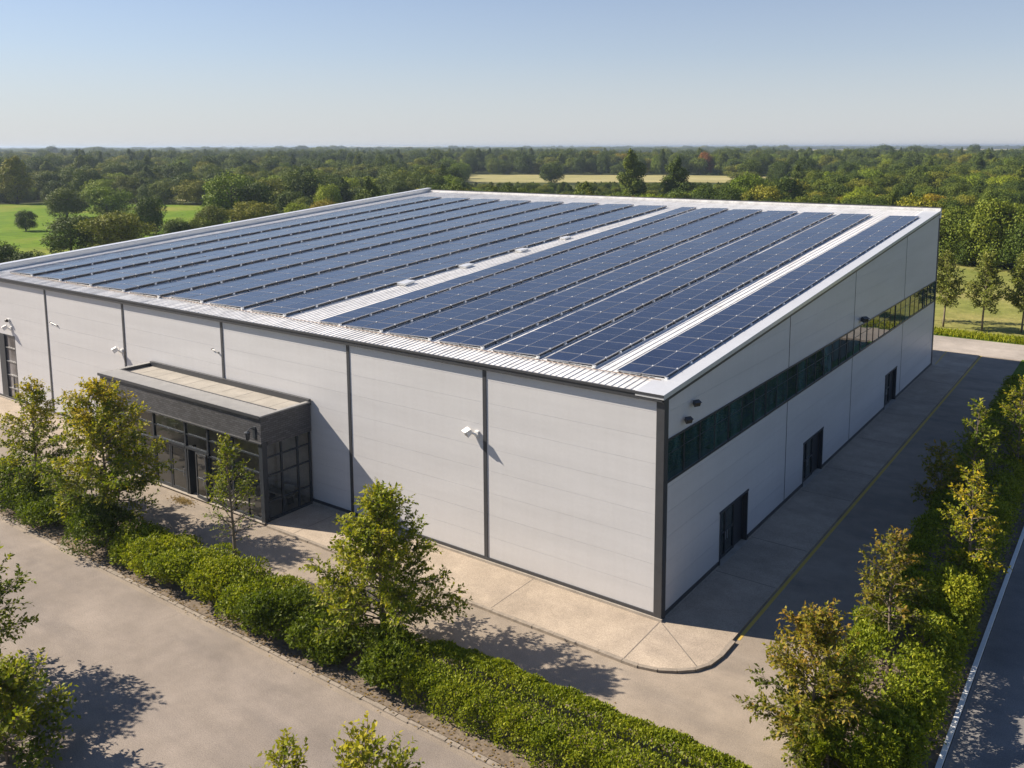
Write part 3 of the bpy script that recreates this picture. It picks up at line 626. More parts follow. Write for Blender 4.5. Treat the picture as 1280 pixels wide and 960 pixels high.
# ------------------------------------------------------------------ solar panels
rows = [(-2.99, -0.70, 0.0), (-6.65, -4.15, -0.4), (-9.70, -7.10, -0.55), (-12.98, -10.28, -0.5), (-16.35, -13.58, -0.4), (-19.55, -16.90, -0.3), (-21.50, -19.95, -0.5),
        (-27.45, -24.4, 1.3), (-31.4, -28.15, 1.5), (-35.45, -32.1, 1.5), (-39.55, -36.1, 1.4), (-43.65, -40.15, 1.3), (-47.75, -44.25, 1.2), (-51.85, -48.35, 1.1), (-56.0, -52.45, 1.0)]
WORD = ['nearest the shaded side wall, beyond a wide white gap', 'second from the shaded side wall', 'third from the shaded side wall', 'fourth from the shaded side wall',
        'fifth from the shaded side wall', 'sixth from the shaded side wall', 'narrow, one panel wide, right of the broad diagonal gap', 'left of the broad diagonal gap, beside low white boxes',
        'second left of the broad diagonal gap', 'third left of the broad diagonal gap', 'fourth left of the broad diagonal gap', 'fourth from the left parapet', 'third from the left parapet', 'second from the left parapet', 'along the left parapet']
pv_cache = {}
def pv_mesh(wd, ln_):
    key = (round(wd, 3), round(ln_, 3))
    if key in pv_cache: return pv_cache[key]
    mb = MB(); F = 0.016; t = 0.045; a, b = wd / 2, ln_ / 2
    mb.box(-a, a, -b, -b + F, -t, 0, 1); mb.box(-a, a, b - F, b, -t, 0, 1); mb.box(-a, -a + F, -b + F, b - F, -t, 0, 1); mb.box(a - F, a, -b + F, b - F, -t, 0, 1)
    mb.box(-a + F, a - F, -b + F, b - F, -t + 0.01, -0.006, 0)
    if ln_ > 1.5: mb.box(-a + F, a - F, -0.007, 0.007, -0.0059, -0.004, 1)
    for sx_ in (-1, 1):
        for sy_ in (-0.5, 0.5) if ln_ > 1.5 else (0,):
            pass
    mb.box(a - 0.035, a + 0.025, b - 0.035, b + 0.025, -t, 0.022, 2)
    pv_cache[key] = mb.mesh('solar_panel', [M['pv'], M['pvframe'], M['clamp']]); return pv_cache[key]
TH = math.atan(K)
for ri, (xa, xb, ang) in enumerate(rows):
    wd = xb - xa; xc = (xa + xb) / 2; y0 = 1.5 - (0.35 if ri > 9 else 0)
    t = thing('solar_panel_row', 'dark blue solar panel row, ' + WORD[ri], 'solar panels', (xc, y0, zr(y0)), 0, 'rows of solar panels on the roof')
    t.rotation_euler = (Matrix.Rotation(R(-ang), 4, 'Z') @ Matrix.Rotation(TH, 4, 'X')).to_euler()
    ncol = 1 if wd < 1.8 else 2; cw = wd / ncol; tl = R(1.6)
    lens = [1.10] + [2.245] * 19 + [1.10]
    zl = 0.135
    def cell(row_x, y, ln_, w_):
        o = link('solar_panel', pv_mesh(w_ - 0.022, ln_ - 0.022), t)
        o.location = (row_x, y, zl + (row_x + wd / 2) * math.sin(tl) + rng.uniform(-0.004, 0.004))
        o.rotation_euler = (R(rng.uniform(-0.35, 0.35)), -tl + R(rng.uniform(-0.35, 0.35)), 0)
    y = 0.0
    for ln_ in lens:
        for c in range(ncol): cell(-wd / 2 + cw * (c + 0.5), y + ln_ / 2, ln_, cw)
        y += ln_
    LT = y
    fr = MB(); zh = zl + wd * math.sin(tl)
    for (xx, z) in ((-wd / 2 + 0.12, zl - 0.055), (0.0, (zl + zh) / 2 - 0.055), (wd / 2 - 0.07, zh - 0.055)): fr.box(xx - 0.03, xx + 0.03, 0.02, LT - 0.02, z - 0.07, z - 0.002, 0)
    yy_ = 0.06; i = 0
    while yy_ < LT:
        ww = 0.045
        fr.box(wd / 2 - 0.10, wd / 2 - 0.03, yy_ - ww, yy_ + ww, 0.0, zh - 0.126, 1 if i % 2 == 0 else 0)
        fr.box(-wd / 2 + 0.09, -wd / 2 + 0.15, yy_ - 0.03, yy_ + 0.03, 0.0, zl - 0.126, 0)
        if i % 2 == 0: fr.box(wd / 2 - 0.06, wd / 2 + 0.06, yy_ - 0.06, yy_ + 0.06, zh - 0.16, zh - 0.05, 1)
        fr.box(-wd / 2 + 0.05, wd / 2 + 0.05, yy_ - 0.025, yy_ + 0.025, 0.057, 0.085, 1)
        yy_ += 1.122; i += 1
    fr.build('mounting_frame', [M['rack'], M['clamp']], t)
# low white boxes along the diagonal gap
for i, (x, y, s, lab) in enumerate(((-23.75, 10.6, 0.6, 'nearest low white box beside the broad gap between panel rows'), (-23.6, 16.4, 0.55, 'second low white box along the broad gap between panel rows'), (-23.4, 22.6, 0.55, 'third low white box along the broad gap between panel rows'), (-23.2, 28.2, 0.5, 'farthest low white box along the broad gap between panel rows'))):
    t = thing('roof_box', lab, 'roof box', (x, y, zr(y) + 0.056), 0, 'low white boxes on the roof'); t.rotation_euler = (TH, 0, R(rng.uniform(-4, 4)))
    MB().box(-0.55 * s, 0.55 * s, -0.8 * s, 0.8 * s, 0, 0.2 * s).build('body', M['white'], t, bevel=0.02)
    MB().box(-0.6 * s, 0.6 * s, -0.85 * s, 0.85 * s, 0.2 * s, 0.25 * s).build('lid', M['flash'], t, bevel=0.01)
cb = MB(); pts = [(-55.2 + i * 0.8 + rng.uniform(-.05, .05), 1.28 - (0.3 if -55.2 + i * 0.8 < -36.5 else 0) + rng.uniform(-.03, .03)) for i in range(69)]
cb.tube([(x, y, zr(y) + 0.085) for x, y in pts], [0.022] * len(pts), 6)
tag(cb.build('cable_conduit', M['rust']), 'thin red brown conduit along the front ends of the panel rows', 'conduit')

# ------------------------------------------------------------------ near vegetation
def unit(v): return v / (np.linalg.norm(v, axis=-1, keepdims=True) + 1e-9)
def near_tree(name, label, base, H, Rm, trunk_h, seed, mat, n_prim=46, leaf=0.13, twigs=1.0, shape=0.8, dens=1.0, group=None, rise=(20, 55), cat='tree', bare_low=0.0, lit_gold_top=0.0, bark='bark'):
    rg = np.random.default_rng(seed); t = thing(name, label, cat, base, 0, group)
    wood = MB(); nseg = 9; tp = []
    ph = rg.uniform(0, 6.28, 2); lean = rg.uniform(-0.02, 0.02, 2)
    for i in range(nseg):
        z = H * 0.97 * i / (nseg - 1)
        tp.append(np.array([lean[0] * z + 0.03 * H * 0.25 * math.sin(z * 0.9 + ph[0]), lean[1] * z + 0.03 * H * 0.25 * math.sin(z * 0.8 + ph[1]), z]))
    r0 = 0.011 * H + 0.02
    wood.tube(tp, [r0 * (1 - 0.93 * i / (nseg - 1)) + 0.004 for i in range(nseg)], 8)
    def trunk_at(z):
        u = min(max(z / (H * 0.97), 0), 0.999) * (nseg - 1); i = int(u); return tp[i] + (tp[i + 1] - tp[i]) * (u - i)
    LP, LA, LN, LT_, LL = [], [], [], [], []
    def twig(p, dr, ln_, tint0, fill=1.0):
        k = max(2, int(ln_ / (leaf * 0.36) * dens * fill))
        s = (np.arange(k) + rg.uniform(0, 1, k)) / k
        s = 0.12 + 0.9 * s
        dr = dr / np.linalg.norm(dr)
        pos = p + np.outer(s * ln_, dr) + np.outer(-0.16 * ln_ * s ** 2, [0, 0, 1])
        rnd = rg.normal(0, 1, (k, 3)); rnd -= np.outer(rnd @ dr, dr); rnd = unit(rnd)
        ax = unit(0.75 * dr + 0.85 * rnd + np.array([0, 0, -0.08])); 
        nn = unit(np.array([0, 0, 1.0]) + rg.normal(0, 0.55, (k, 3)))
        LP.append(pos); LA.append(ax); LN.append(nn)
        LT_.append(np.clip(tint0 + rg.normal(0, 0.16, k) + 0.22 * (s - 0.5), 0, 1)); LL.append(leaf * rg.uniform(0.65, 1.25, k))
        tip = p + dr * ln_ + np.array([0, 0, -0.16 * ln_])
        wood.tube([p, p + dr * ln_ * 0.55 + np.array([0, 0, -0.05 * ln_]), tip], [0.009, 0.006, 0.002], 3)
    for i in range(n_prim):
        s = (i + rg.uniform(0, 1)) / n_prim
        z = trunk_h + (H * 0.95 - trunk_h) * s
        prof = ((1 - s) ** shape) * min(1.0, 0.45 + 3.2 * s) + 0.06
        L = Rm * prof * rg.uniform(0.72, 1.18)
        az = i * 2.39996 + rg.uniform(-0.5, 0.5); el = R(rise[0] + (rise[1] - rise[0]) * s + rg.uniform(-9, 9))
        d0 = np.array([math.cos(az) * math.cos(el), math.sin(az) * math.cos(el), math.sin(el)])
        p0 = trunk_at(z); pts = [p0]; dcur = d0.copy(); m = 5
        for q in range(m):
            dcur = dcur + rg.normal(0, 0.10, 3) + np.array([0, 0, -0.02 if q < 3 else 0.05]); dcur /= np.linalg.norm(dcur)
            pts.append(pts[-1] + dcur * L / m)
        wood.tube(pts, [max(0.006, r0 * 0.42 * (1 - 0.72 * s) * (1 - 0.85 * q / m)) for q in range(m + 1)], 5)
        tint0 = rg.normal(0.42, 0.13) + lit_gold_top * (s - 0.45)  # paler up the crown: sunlit top painted into the leaf tint, plus real yellowing
        nt_ = max(3, int(L * 7.0 * twigs) + 2); fill = 1.0 - bare_low * max(0, 1 - s * 2.2)
        for q in range(nt_):
            u = 0.22 + 0.78 * (q + rg.uniform(0, 1)) / nt_; a = u * m; ii = min(int(a), m - 1); pp_ = pts[ii] + (pts[ii + 1] - pts[ii]) * (a - ii)
            dd = pts[ii + 1] - pts[ii]; dd = dd / np.linalg.norm(dd)
            sd_ = rg.normal(0, 1, 3); sd_ -= dd * (sd_ @ dd); sd_ /= np.linalg.norm(sd_); sd_[2] = sd_[2] * 0.75 + 0.12
            if rg.uniform() < 1 - 0.8 * (1 - fill): twig(pp_, dd * 0.65 + sd_ * 0.8, (0.24 + 0.30 * rg.uniform()) * (0.55 + 0.45 * (1 - s)) * min(1.6, 0.65 + Rm * 0.26), tint0 + 0.10 * u, fill)
        twig(pts[-1], dcur, 0.42, tint0 + 0.15, fill)
    twig(tp[-1], np.array([0.05, 0.02, 1.0]), 0.4, 0.55 + lit_gold_top * 0.5); twig(tp[-1], np.array([0.5, 0.2, 1.0]), 0.3, 0.55 + lit_gold_top * 0.5); twig(tp[-2], np.array([-0.5, 0.3, 1.0]), 0.35, 0.5)
    wood.build('trunk', M[bark], t, smooth=True)
    LL = np.concatenate(LL)
    me = leaf_mesh('crown', np.concatenate(LP), np.concatenate(LA), np.concatenate(LN), LL, LL * 0.56, np.concatenate(LT_), LEAF[mat])
    link('crown', me, t); return t

def shell_leaves(rg, n, center_fn, leaf, up=0.35, tint0=0.45):
    P_, O_ = center_fn(rg, n)                                   # points and outward normals
    rnd = unit(rg.normal(0, 1, (n, 3)))
    A = unit(O_ * 0.55 + rnd * 0.75 + np.array([0, 0, up])); N = unit(O_ + rg.normal(0, 0.55, (n, 3)) + np.array([0, 0, 0.3]))
    ph = rg.uniform(0, 6, 3)
    cl = np.sin(P_[:, 0] * 2.7 + ph[0]) * np.sin(P_[:, 1] * 2.3 + ph[1]) * 0.10 + np.sin(P_[:, 2] * 4 + P_[:, 0] * 1.3 + ph[2]) * 0.06
    tint = tint0 + cl + rg.normal(0, 0.18, n); L = leaf * rg.uniform(0.65, 1.3, n)
    return P_, A, N, L, tint
def shrub(name, label, base, rx, ry, h, seed, n=5200, leaf=0.11, mat='shrub', group='round shrubs in the front bed', tint0=0.45, sprigs=26):
    rg = np.random.default_rng(seed); t = thing(name, label, 'shrub', base, rg.uniform(0, 0.6), group)
    k = 13; lob = np.stack([rg.uniform(-0.55, 0.55, k) * rx, rg.uniform(-0.55, 0.55, k) * ry, h * rg.uniform(0.30, 0.68, k)], 1); lr = rg.uniform(0.36, 0.55, k)[:, None] * np.array([rx, ry, h * 0.55]) 
    lob[0] = (0, 0, h * 0.45); lr[0] = np.array([rx * 0.72, ry * 0.72, h * 0.45])
    def fn(rg, n):
        i = rg.integers(0, k, n); dr = unit(rg.normal(0, 1, (n, 3)) + np.array([0, 0, 0.25])); rad = rg.uniform(0.55, 1.0, n) ** 0.45
        bumpy = 1 + 0.10 * np.sin(dr[:, 0] * 7 + i) + 0.08 * np.sin(dr[:, 1] * 9 + i * 2)
        p_ = lob[i] + dr * lr[i] * (rad * bumpy)[:, None]; p_[:, 2] = np.maximum(p_[:, 2], 0.03); return p_, dr
    P_, A, N, L, T = shell_leaves(rg, n, fn, leaf, tint0=tint0)
    st = MB()
    for q in range(sprigs):
        i = rg.integers(0, k); dr = unit(rg.normal(0, 1, 3) + np.array([0, 0, 1.1])); p0 = lob[i] + dr * lr[i] * 0.85; m = 12
        s = np.linspace(0, 1, m); pos = p0 + np.outer(s * rg.uniform(0.18, 0.4), dr)
        P_ = np.concatenate([P_, pos]); A = np.concatenate([A, unit(dr * 0.6 + unit(rg.normal(0, 1, (m, 3))))]); N = np.concatenate([N, unit(rg.normal(0, 0.5, (m, 3)) + np.array([0, 0, 1.0]))])
        L = np.concatenate([L, leaf * rg.uniform(0.7, 1.1, m)]); T = np.concatenate([T, tint0 + 0.15 + rg.normal(0, 0.12, m)])
    for q in range(9):
        dr = rg.normal(0, 0.5, 3); dr[2] = 1
        st.tube([(dr[0] * 0.1, dr[1] * 0.1, -0.05), (dr[0] * rx * 0.35, dr[1] * ry * 0.35, h * 0.35), (dr[0] * rx * 0.7, dr[1] * ry * 0.7, h * 0.68)], [0.025, 0.016, 0.006], 4)
    st.build('stems', M['bark'], t); link('foliage', leaf_mesh('foliage', P_, A, N, L, L * 0.6, T, LEAF[mat]), t); return t
def hedge(name, label, path, hw, h, seed, n, leaf, mat='hedge', tint0=0.45, rough=1.0, z0=0.04, near_bias=0.0):
    rg = np.random.default_rng(seed); path = [np.array(p) for p in path]
    seg = [np.linalg.norm(b - a) for a, b in zip(path[:-1], path[1:])]; cum = np.concatenate([[0], np.cumsum(seg)]); tot = cum[-1]
    c0 = path[0]; t = thing(name, label, 'hedge', (c0[0], c0[1], z0))
    ph = rg.uniform(0, 6.28, 8)
    def fn(rg, n):
        u = rg.uniform(0, 1, n); u = u ** (1 + near_bias); s = u * tot
        i = np.clip(np.searchsorted(cum, s, side='right') - 1, 0, len(seg) - 1)
        a = np.array([path[k] for k in i]); b = np.array([path[k + 1] for k in i]); fr = ((s - cum[i]) / np.array(seg)[i])[:, None]
        c = a + (b - a) * fr - c0; dd = unit(b - a); nn = np.stack([-dd[:, 1], dd[:, 0]], 1)
        th = rg.uniform(-0.18, math.pi + 0.18, n); ct, st_ = np.cos(th), np.sin(th)
        e = 0.52; qx = np.sign(ct) * np.abs(ct) ** e; qz = np.sign(st_) * np.abs(st_) ** e
        bulge = 1 + rough * (0.07 * np.sin(s * 1.9 + ph[0]) + 0.06 * np.sin(s * 4.7 + ph[1] + th * 2) + 0.05 * np.sin(s * 9.1 + th * 5 + ph[2]))
        rad = (rg.uniform(0.45, 1.0, n) ** 0.35) * bulge
        endf = np.minimum(1, np.minimum(s, tot - s) / (hw * 0.9) * 0.75 + 0.45)
        w = hw * qx * rad * endf; z = h * (0.42 + 0.58 * qz * rad) * (0.75 + 0.25 * endf)
        low = qz < 0.25; z = np.where(low, rg.uniform(0.02, 0.55, n) * h, z)
        p_ = np.stack([c[:, 0] + nn[:, 0] * w, c[:, 1] + nn[:, 1] * w, np.maximum(z, 0.03)], 1)
        o_ = unit(np.stack([nn[:, 0] * ct, nn[:, 1] * ct, np.maximum(st_, 0) * 1.0 + 0.05], 1)); return p_, o_
    P_, A, N, L, T = shell_leaves(rg, n, fn, leaf, tint0=tint0)
    link('foliage', leaf_mesh('foliage', P_, A, N, L, L * 0.6, T, LEAF[mat]), t)
    st = MB()
    for k in range(int(tot / 0.5)):
        s = k * 0.5 + 0.2; i = min(int(np.searchsorted(cum, s, side='right') - 1), len(seg) - 1); c = path[i] + (path[i + 1] - path[i]) * ((s - cum[i]) / seg[i]) - c0
        x, y = c + rg.uniform(-0.3, 0.3, 2) * hw
        st.tube([(x, y, -0.06), (x + rg.uniform(-.15, .15), y + rg.uniform(-.15, .15), h * 0.4), (x + rg.uniform(-.3, .3), y + rg.uniform(-.3, .3), h * 0.75)], [0.022, 0.015, 0.006], 4)
    st.build('stems', M['bark'], t); return t

# trees of the front bed
near_tree('deciduous_tree', 'bushy green broadleaf tree in the front bed before the big blank panel', (-8.0, -7.5, 0.04), 6.25, 2.95, 0.5, 11, 'green', 84, 0.155, 1.9, 0.70, lit_gold_top=0.25, rise=(8, 60), dens=1.15)
near_tree('young_tree', 'slender young tree with bare lower branches before the porch', (-17.2, -7.45, 0.04), 6.5, 1.3, 1.7, 12, 'green', 44, 0.13, 1.5, 0.55, bare_low=0.9, lit_gold_top=0.35, rise=(28, 62))
near_tree('deciduous_tree', 'yellowing broadleaf tree left of the porch doors', (-26.6, -8.1, 0.04), 7.6, 3.3, 1.2, 13, 'gold', 88, 0.165, 1.65, 0.62, lit_gold_top=0.55, rise=(5, 55), dens=1.1)
near_tree('deciduous_tree', 'yellow green broadleaf tree at the left photo edge before the glazed door', (-33.4, -8.2, 0.04), 6.6, 2.4, 0.9, 14, 'gold', 62, 0.165, 1.5, 0.62, lit_gold_top=0.45, rise=(5, 55), dens=1.1)
# trees of the side bed
near_tree('deciduous_tree', 'bushy broadleaf tree with reddish tips at the near end of the side hedge', (7.6, -4.7, 0.05), 4.9, 2.15, 0.3, 21, 'red', 70, 0.145, 1.5, 0.50, lit_gold_top=0.5, rise=(12, 62), dens=1.1)
near_tree('deciduous_tree', 'slim tree with a bare lower trunk standing in the sunlit side hedge', (8.5, 1.2, 0.05), 5.45, 1.2, 2.0, 22, 'red', 44, 0.15, 1.5, 0.45, lit_gold_top=0.35, rise=(15, 55))
near_tree('deciduous_tree', 'slim sunlit tree between the shaded hedge and the white kerb', (9.8, 8.9, 0.05), 5.9, 1.25, 1.0, 23, 'gold', 48, 0.155, 1.4, 0.45, lit_gold_top=0.15, rise=(12, 55))
near_tree('deciduous_tree', 'dark shaded tree with its top level with the side window band', (8.4, 18.6, 0.05), 6.0, 1.6, 0.8, 24, 'green', 42, 0.17, 1.5, 0.6)
near_tree('deciduous_tree', 'low dark tree leaning over the shaded drive in front of the side hedge', (7.3, 16.2, 0.05), 4.1, 1.6, 0.5, 25, 'red', 36, 0.17, 1.4, 0.6)
near_tree('deciduous_tree', 'tree with sunlit yellow top at the right photo edge by the white kerb', (9.9, 23.4, 0.05), 6.3, 1.65, 1.0, 26, 'gold', 44, 0.17, 1.5, 0.5)
# trees beside the camera's side of the front road
near_tree('deciduous_tree', 'tree at the lower left photo edge reaching over the front road', (-18.9, -18.0, 0.0), 5.0, 2.9, 0.9, 31, 'green', 70, 0.17, 1.6, 0.6, lit_gold_top=0.3, rise=(5, 55))
near_tree('deciduous_tree', 'low bushy tree in the lower left photo corner', (-12.9, -18.9, 0.0), 2.7, 2.1, 0.3, 32, 'green', 60, 0.17, 1.8, 0.55, lit_gold_top=0.1, rise=(8, 60))
near_tree('deciduous_tree', 'tree whose leafy top rises at the bottom photo edge', (0.4, -16.5, 0.0), 5.0, 2.1, 0.6, 33, 'green', 46, 0.14, 1.6, 0.6, lit_gold_top=0.35)
near_tree('deciduous_tree', 'small tree whose tip shows at the bottom edge left of the taller one', (-1.6, -17.2, 0.0), 4.3, 1.3, 0.6, 34, 'green', 36, 0.14, 1.5, 0.6, lit_gold_top=0.3)

# shrubs in the front bed, left to right
SH = [(-36.0, -8.7, 1.7, 1.9, 2.0, 'dark shrub under the left edge tree'), (-32.4, -8.8, 1.7, 1.5, 1.7, 'round shrub between the two yellowing trees'), (-29.6, -8.9, 1.7, 1.4, 1.5, 'low shrub left of the yellowing tree trunk'),
      (-25.6, -9.0, 1.75, 1.5, 2.2, 'tall round dark shrub right of the yellowing tree trunk'), (-22.3, -8.5, 1.45, 1.45, 1.55, 'first shrub right of the gap in the front bed'), (-20.3, -8.7, 1.5, 1.4, 1.75, 'second shrub right of the gap in the front bed'),
      (-18.2, -8.7, 1.50, 1.4, 1.70, 'bright shrub left of the slender young tree'), (-16.0, -8.6, 1.55, 1.5, 1.75, 'bright shrub right of the slender young tree'), (-13.8, -8.5, 1.55, 1.5, 1.65, 'square topped shrub midway along the front bed'), (-11.7, -8.8, 1.45, 1.45, 1.90, 'tall shrub just left of the bushy green tree'),
      (-9.6, -9.0, 1.3, 1.1, 1.6, 'shrub under the left side of the bushy green tree'), (-6.6, -8.8, 1.35, 1.2, 2.0, 'tall dark shrub right of the bushy green tree trunk')]
for i, (x, y, rx, ry, h, lab) in enumerate(SH): shrub('shrub', lab, (x, y - 0.28, 0.04), rx * 1.22, ry * 1.10, h * 1.0, 50 + i, 10500 if i > 2 else 7500, 0.115, 'hedge' if i in (4, 5, 6, 7, 8) else 'shrub', tint0=0.5 if i in (4, 5, 6, 7) else 0.42)
hedge('clipped_hedge', 'long clipped green hedge along the front road', [(-5.6, -8.5), (-2.0, -8.4), (2.0, -8.4), (7.4, -8.35)], 1.32, 1.25, 71, 58000, 0.092, tint0=0.52, rough=0.6)
hedge('side_hedge', 'loose green hedge along the drive beside the white kerb', [(8.85, -6.0), (8.9, 2.5), (8.8, 12.0), (8.75, 30.0), (8.5, 44.0)], 1.65, 2.0, 72, 120000, 0.125, tint0=0.52, rough=1.5, near_bias=0.8)
sh_ = shrub('shrub', 'large pale green feathery shrub at the sunlit end of the side hedge', (9.4, 5.3, 0.05), 1.5, 1.9, 2.75, 91, 10500, 0.12, 'hedge', None, 0.62, 60)
g_ = MB(); g_.box(6.2, 7.19, 20, 57.6, -0.2, 0.03); struct('side_lawn', g_, M['verge'], 'shaded grass strip between drive and side hedge', 'grass')

# fallen leaves
rg = np.random.default_rng(8); n = 1500
xs_ = rg.uniform(-45, 9, n); ys_ = np.where(rg.uniform(0, 1, n) < 0.75, -10.05 + rg.normal(0, 0.22, n), -6.5 + rg.normal(0, 0.35, n))
q = rg.normal(0, 1, (420, 2)) * np.array([0.45, 0.16]) + np.array([-26.9, -3.75]); xs_ = np.concatenate([xs_, q[:, 0]]); ys_ = np.concatenate([ys_, q[:, 1]])
q = rg.uniform(0, 1, (900, 2)) * np.array([3.4, 60]) + np.array([7.4, -6]); xs_ = np.concatenate([xs_, q[:, 0]]); ys_ = np.concatenate([ys_, q[:, 1]])
n = len(xs_); a_ = rg.uniform(0, 6.28, n)
zz = np.where((ys_ > -3.3) | ((xs_ < -20) & (ys_ > -4.6) & (ys_ < -3.1)), 0.10, 0.06); zz = np.where((xs_ < 8) & (ys_ > -6.49) & (ys_ < -3.3), 0.012, zz)
lm = leaf_mesh('fallen_leaves', np.stack([xs_, ys_, zz], 1), np.stack([np.cos(a_), np.sin(a_), np.zeros(n) + 0.1], 1), np.stack([rg.normal(0, .2, n), rg.normal(0, .2, n), np.ones(n)], 1), 0.10, 0.06, rg.uniform(0, 1, n), LEAF['litter'])
tag(link('fallen_leaves', lm), 'scattered dry leaves on the beds and by the porch doors', 'fallen leaves', kind='stuff')
# verge grass blades
n = 9000; xs_ = rg.uniform(-14, 30, n); ys_ = rg.uniform(64.5, 67.2, n)
lm = leaf_mesh('tall_grass', np.stack([xs_, ys_, np.full(n, 0.0)], 1), np.stack([rg.normal(0, .35, n), rg.normal(0, .35, n), np.ones(n)], 1), rg.normal(0, 1, (n, 3)), rg.uniform(.25, .6, n), 0.09, rg.uniform(0.3, 1, n), LEAF['hedge'])
tag(link('tall_grass', lm), 'bright tufts of long grass beyond the back road', 'grass', kind='stuff')

# ------------------------------------------------------------------ background trees: shared crown shapes
def crown_proto(name, lobes, n, leaf, seed, mat):
    rg = np.random.default_rng(seed); lb = np.array(lobes, float); k = len(lb)
    wts = (lb[:, 3] * lb[:, 5]) ** 1.0; wts /= wts.sum()
    i = rg.choice(k, n, p=wts); dr = unit(rg.normal(0, 1, (n, 3)) + np.array([0, 0, 0.2]))
    ph = rg.uniform(0, 6.28, (k, 4))
    bp = 1 + 0.16 * np.sin(dr[:, 0] * 5 + ph[i, 0]) * np.sin(dr[:, 1] * 5 + ph[i, 1]) + 0.13 * np.sin(dr[:, 2] * 8 + ph[i, 2]) * np.sin(dr[:, 0] * 9 + ph[i, 3]) + rg.normal(0, 0.05, n)
    rad = rg.uniform(0.35, 1.0, n) ** 0.4 * bp
    P_ = lb[i, :3] + dr * lb[i, 3:6] * rad[:, None]; P_[:, 2] = np.maximum(P_[:, 2], 0.1)
    A = unit(dr * 0.25 + unit(rg.normal(0, 1, (n, 3))) * 0.9); N = unit(dr * 1.3 + rg.normal(0, 0.36, (n, 3)) + np.array([0, 0, 0.15]))
    T = 0.45 + rg.normal(0, 0.16, n) + (rg.uniform(-0.18, 0.18, k))[i]
    L = leaf * rg.uniform(0.6, 1.4, n)
    return leaf_mesh(name, P_, A, N, L, L * 0.75, T, LEAF[mat])
def lobes(seed, k, kind):
    r = random.Random(seed); out = []
    if kind == 'round':
        out.append((0, 0, 5.2, 3.5, 3.5, 4.2))
        for _ in range(k):
            a = r.uniform(0, 6.28); q = r.uniform(1.6, 3.0); z = r.uniform(1.8, 8.2); q *= 1 - max(0, (z - 6)) / 6
            s = r.uniform(1.1, 1.9); out.append((math.cos(a) * q, math.sin(a) * q, z, s, s, s * 0.9))
    elif kind == 'tall':
        for j in range(k):
            z = 1.4 + 7.8 * j / (k - 1); a = r.uniform(0, 6.28); rr = 3.2 * math.sin(math.pi * (0.22 + 0.70 * j / (k - 1))) ; q = rr * r.uniform(0.15, 0.6)
            s = rr * r.uniform(0.45, 0.75); out.append((math.cos(a) * q, math.sin(a) * q, z, s, s, r.uniform(0.8, 1.3)))
    elif kind == 'wide':
        for j in range(k):
            a = r.uniform(0, 6.28); q = r.uniform(0.3, 3.4); z = r.uniform(1.8, 8.2) * (1 - q / 12); s = r.uniform(1.1, 2.1)
            out.append((math.cos(a) * q, math.sin(a) * q, z, s, s, s * 0.8))
        out.append((0, 0, 4.4, 3.1, 3.1, 3.4))
    elif kind == 'bush':
        out.append((0, 0, 3.5, 3.6, 3.6, 4.2))
        for j in range(k):
            a = r.uniform(0, 6.28); q = r.uniform(1.2, 3.2); z = r.uniform(1.5, 7.8) * (1 - q / 9); s = r.uniform(1.1, 2.0)
            out.append((math.cos(a) * q, math.sin(a) * q, z, s, s, s * 1.1))
    return out
PROTO = [('round', 16, 'far_mid', 0.36), ('round', 20, 'far_dark', 0.36), ('tall', 18, 'far_mid', 0.36), ('wide', 20, 'far_olive', 0.36), ('wide', 24, 'far_dark', 0.36), ('bush', 14, 'far_mid', 0.36), ('bush', 16, 'far_bright', 0.34), ('tall', 22, 'far_dark', 0.36)]
CR = [crown_proto('crown', lobes(300 + i, k, kd), 11500, lf * 0.78, 400 + i, mt) for i, (kd, k, mt, lf) in enumerate(PROTO)]
def trunk_proto(seed):
    r = random.Random(seed); mb = MB(); mb.tube([(0, 0, -0.4), (0.05, 0, 2), (0.0, 0.1, 5), (0.1, 0, 7.5)], [0.28, 0.22, 0.14, 0.04], 7)
    for j in range(9):
        a = j * 2.4 + r.uniform(-.4, .4); z = r.uniform(1.8, 5.5); q = r.uniform(1.4, 2.6)
        mb.tube([(0, 0, z), (math.cos(a) * q * .5, math.sin(a) * q * .5, z + q * .35), (math.cos(a) * q, math.sin(a) * q, z + q * .9)], [0.10, 0.07, 0.03], 5)
    return mb.mesh('trunk', M['bark2'], True)
TR = [trunk_proto(1), trunk_proto(2)]
def bg_tree(name, label, x, y, w_, h, proto, rz, mat=None, group=None):
    t = thing(name, label, 'tree' if name != 'bush' else 'bush', (x, y, -0.25), rz, group); t.scale = (w_ / 8.4, w_ / 8.4, h / 9.6)
    o = link('crown', CR[proto], t)
    if mat: o.material_slots[0].link = 'OBJECT'; o.material_slots[0].material = LEAF[mat]
    link('trunk', TR[proto % 2], t); return t
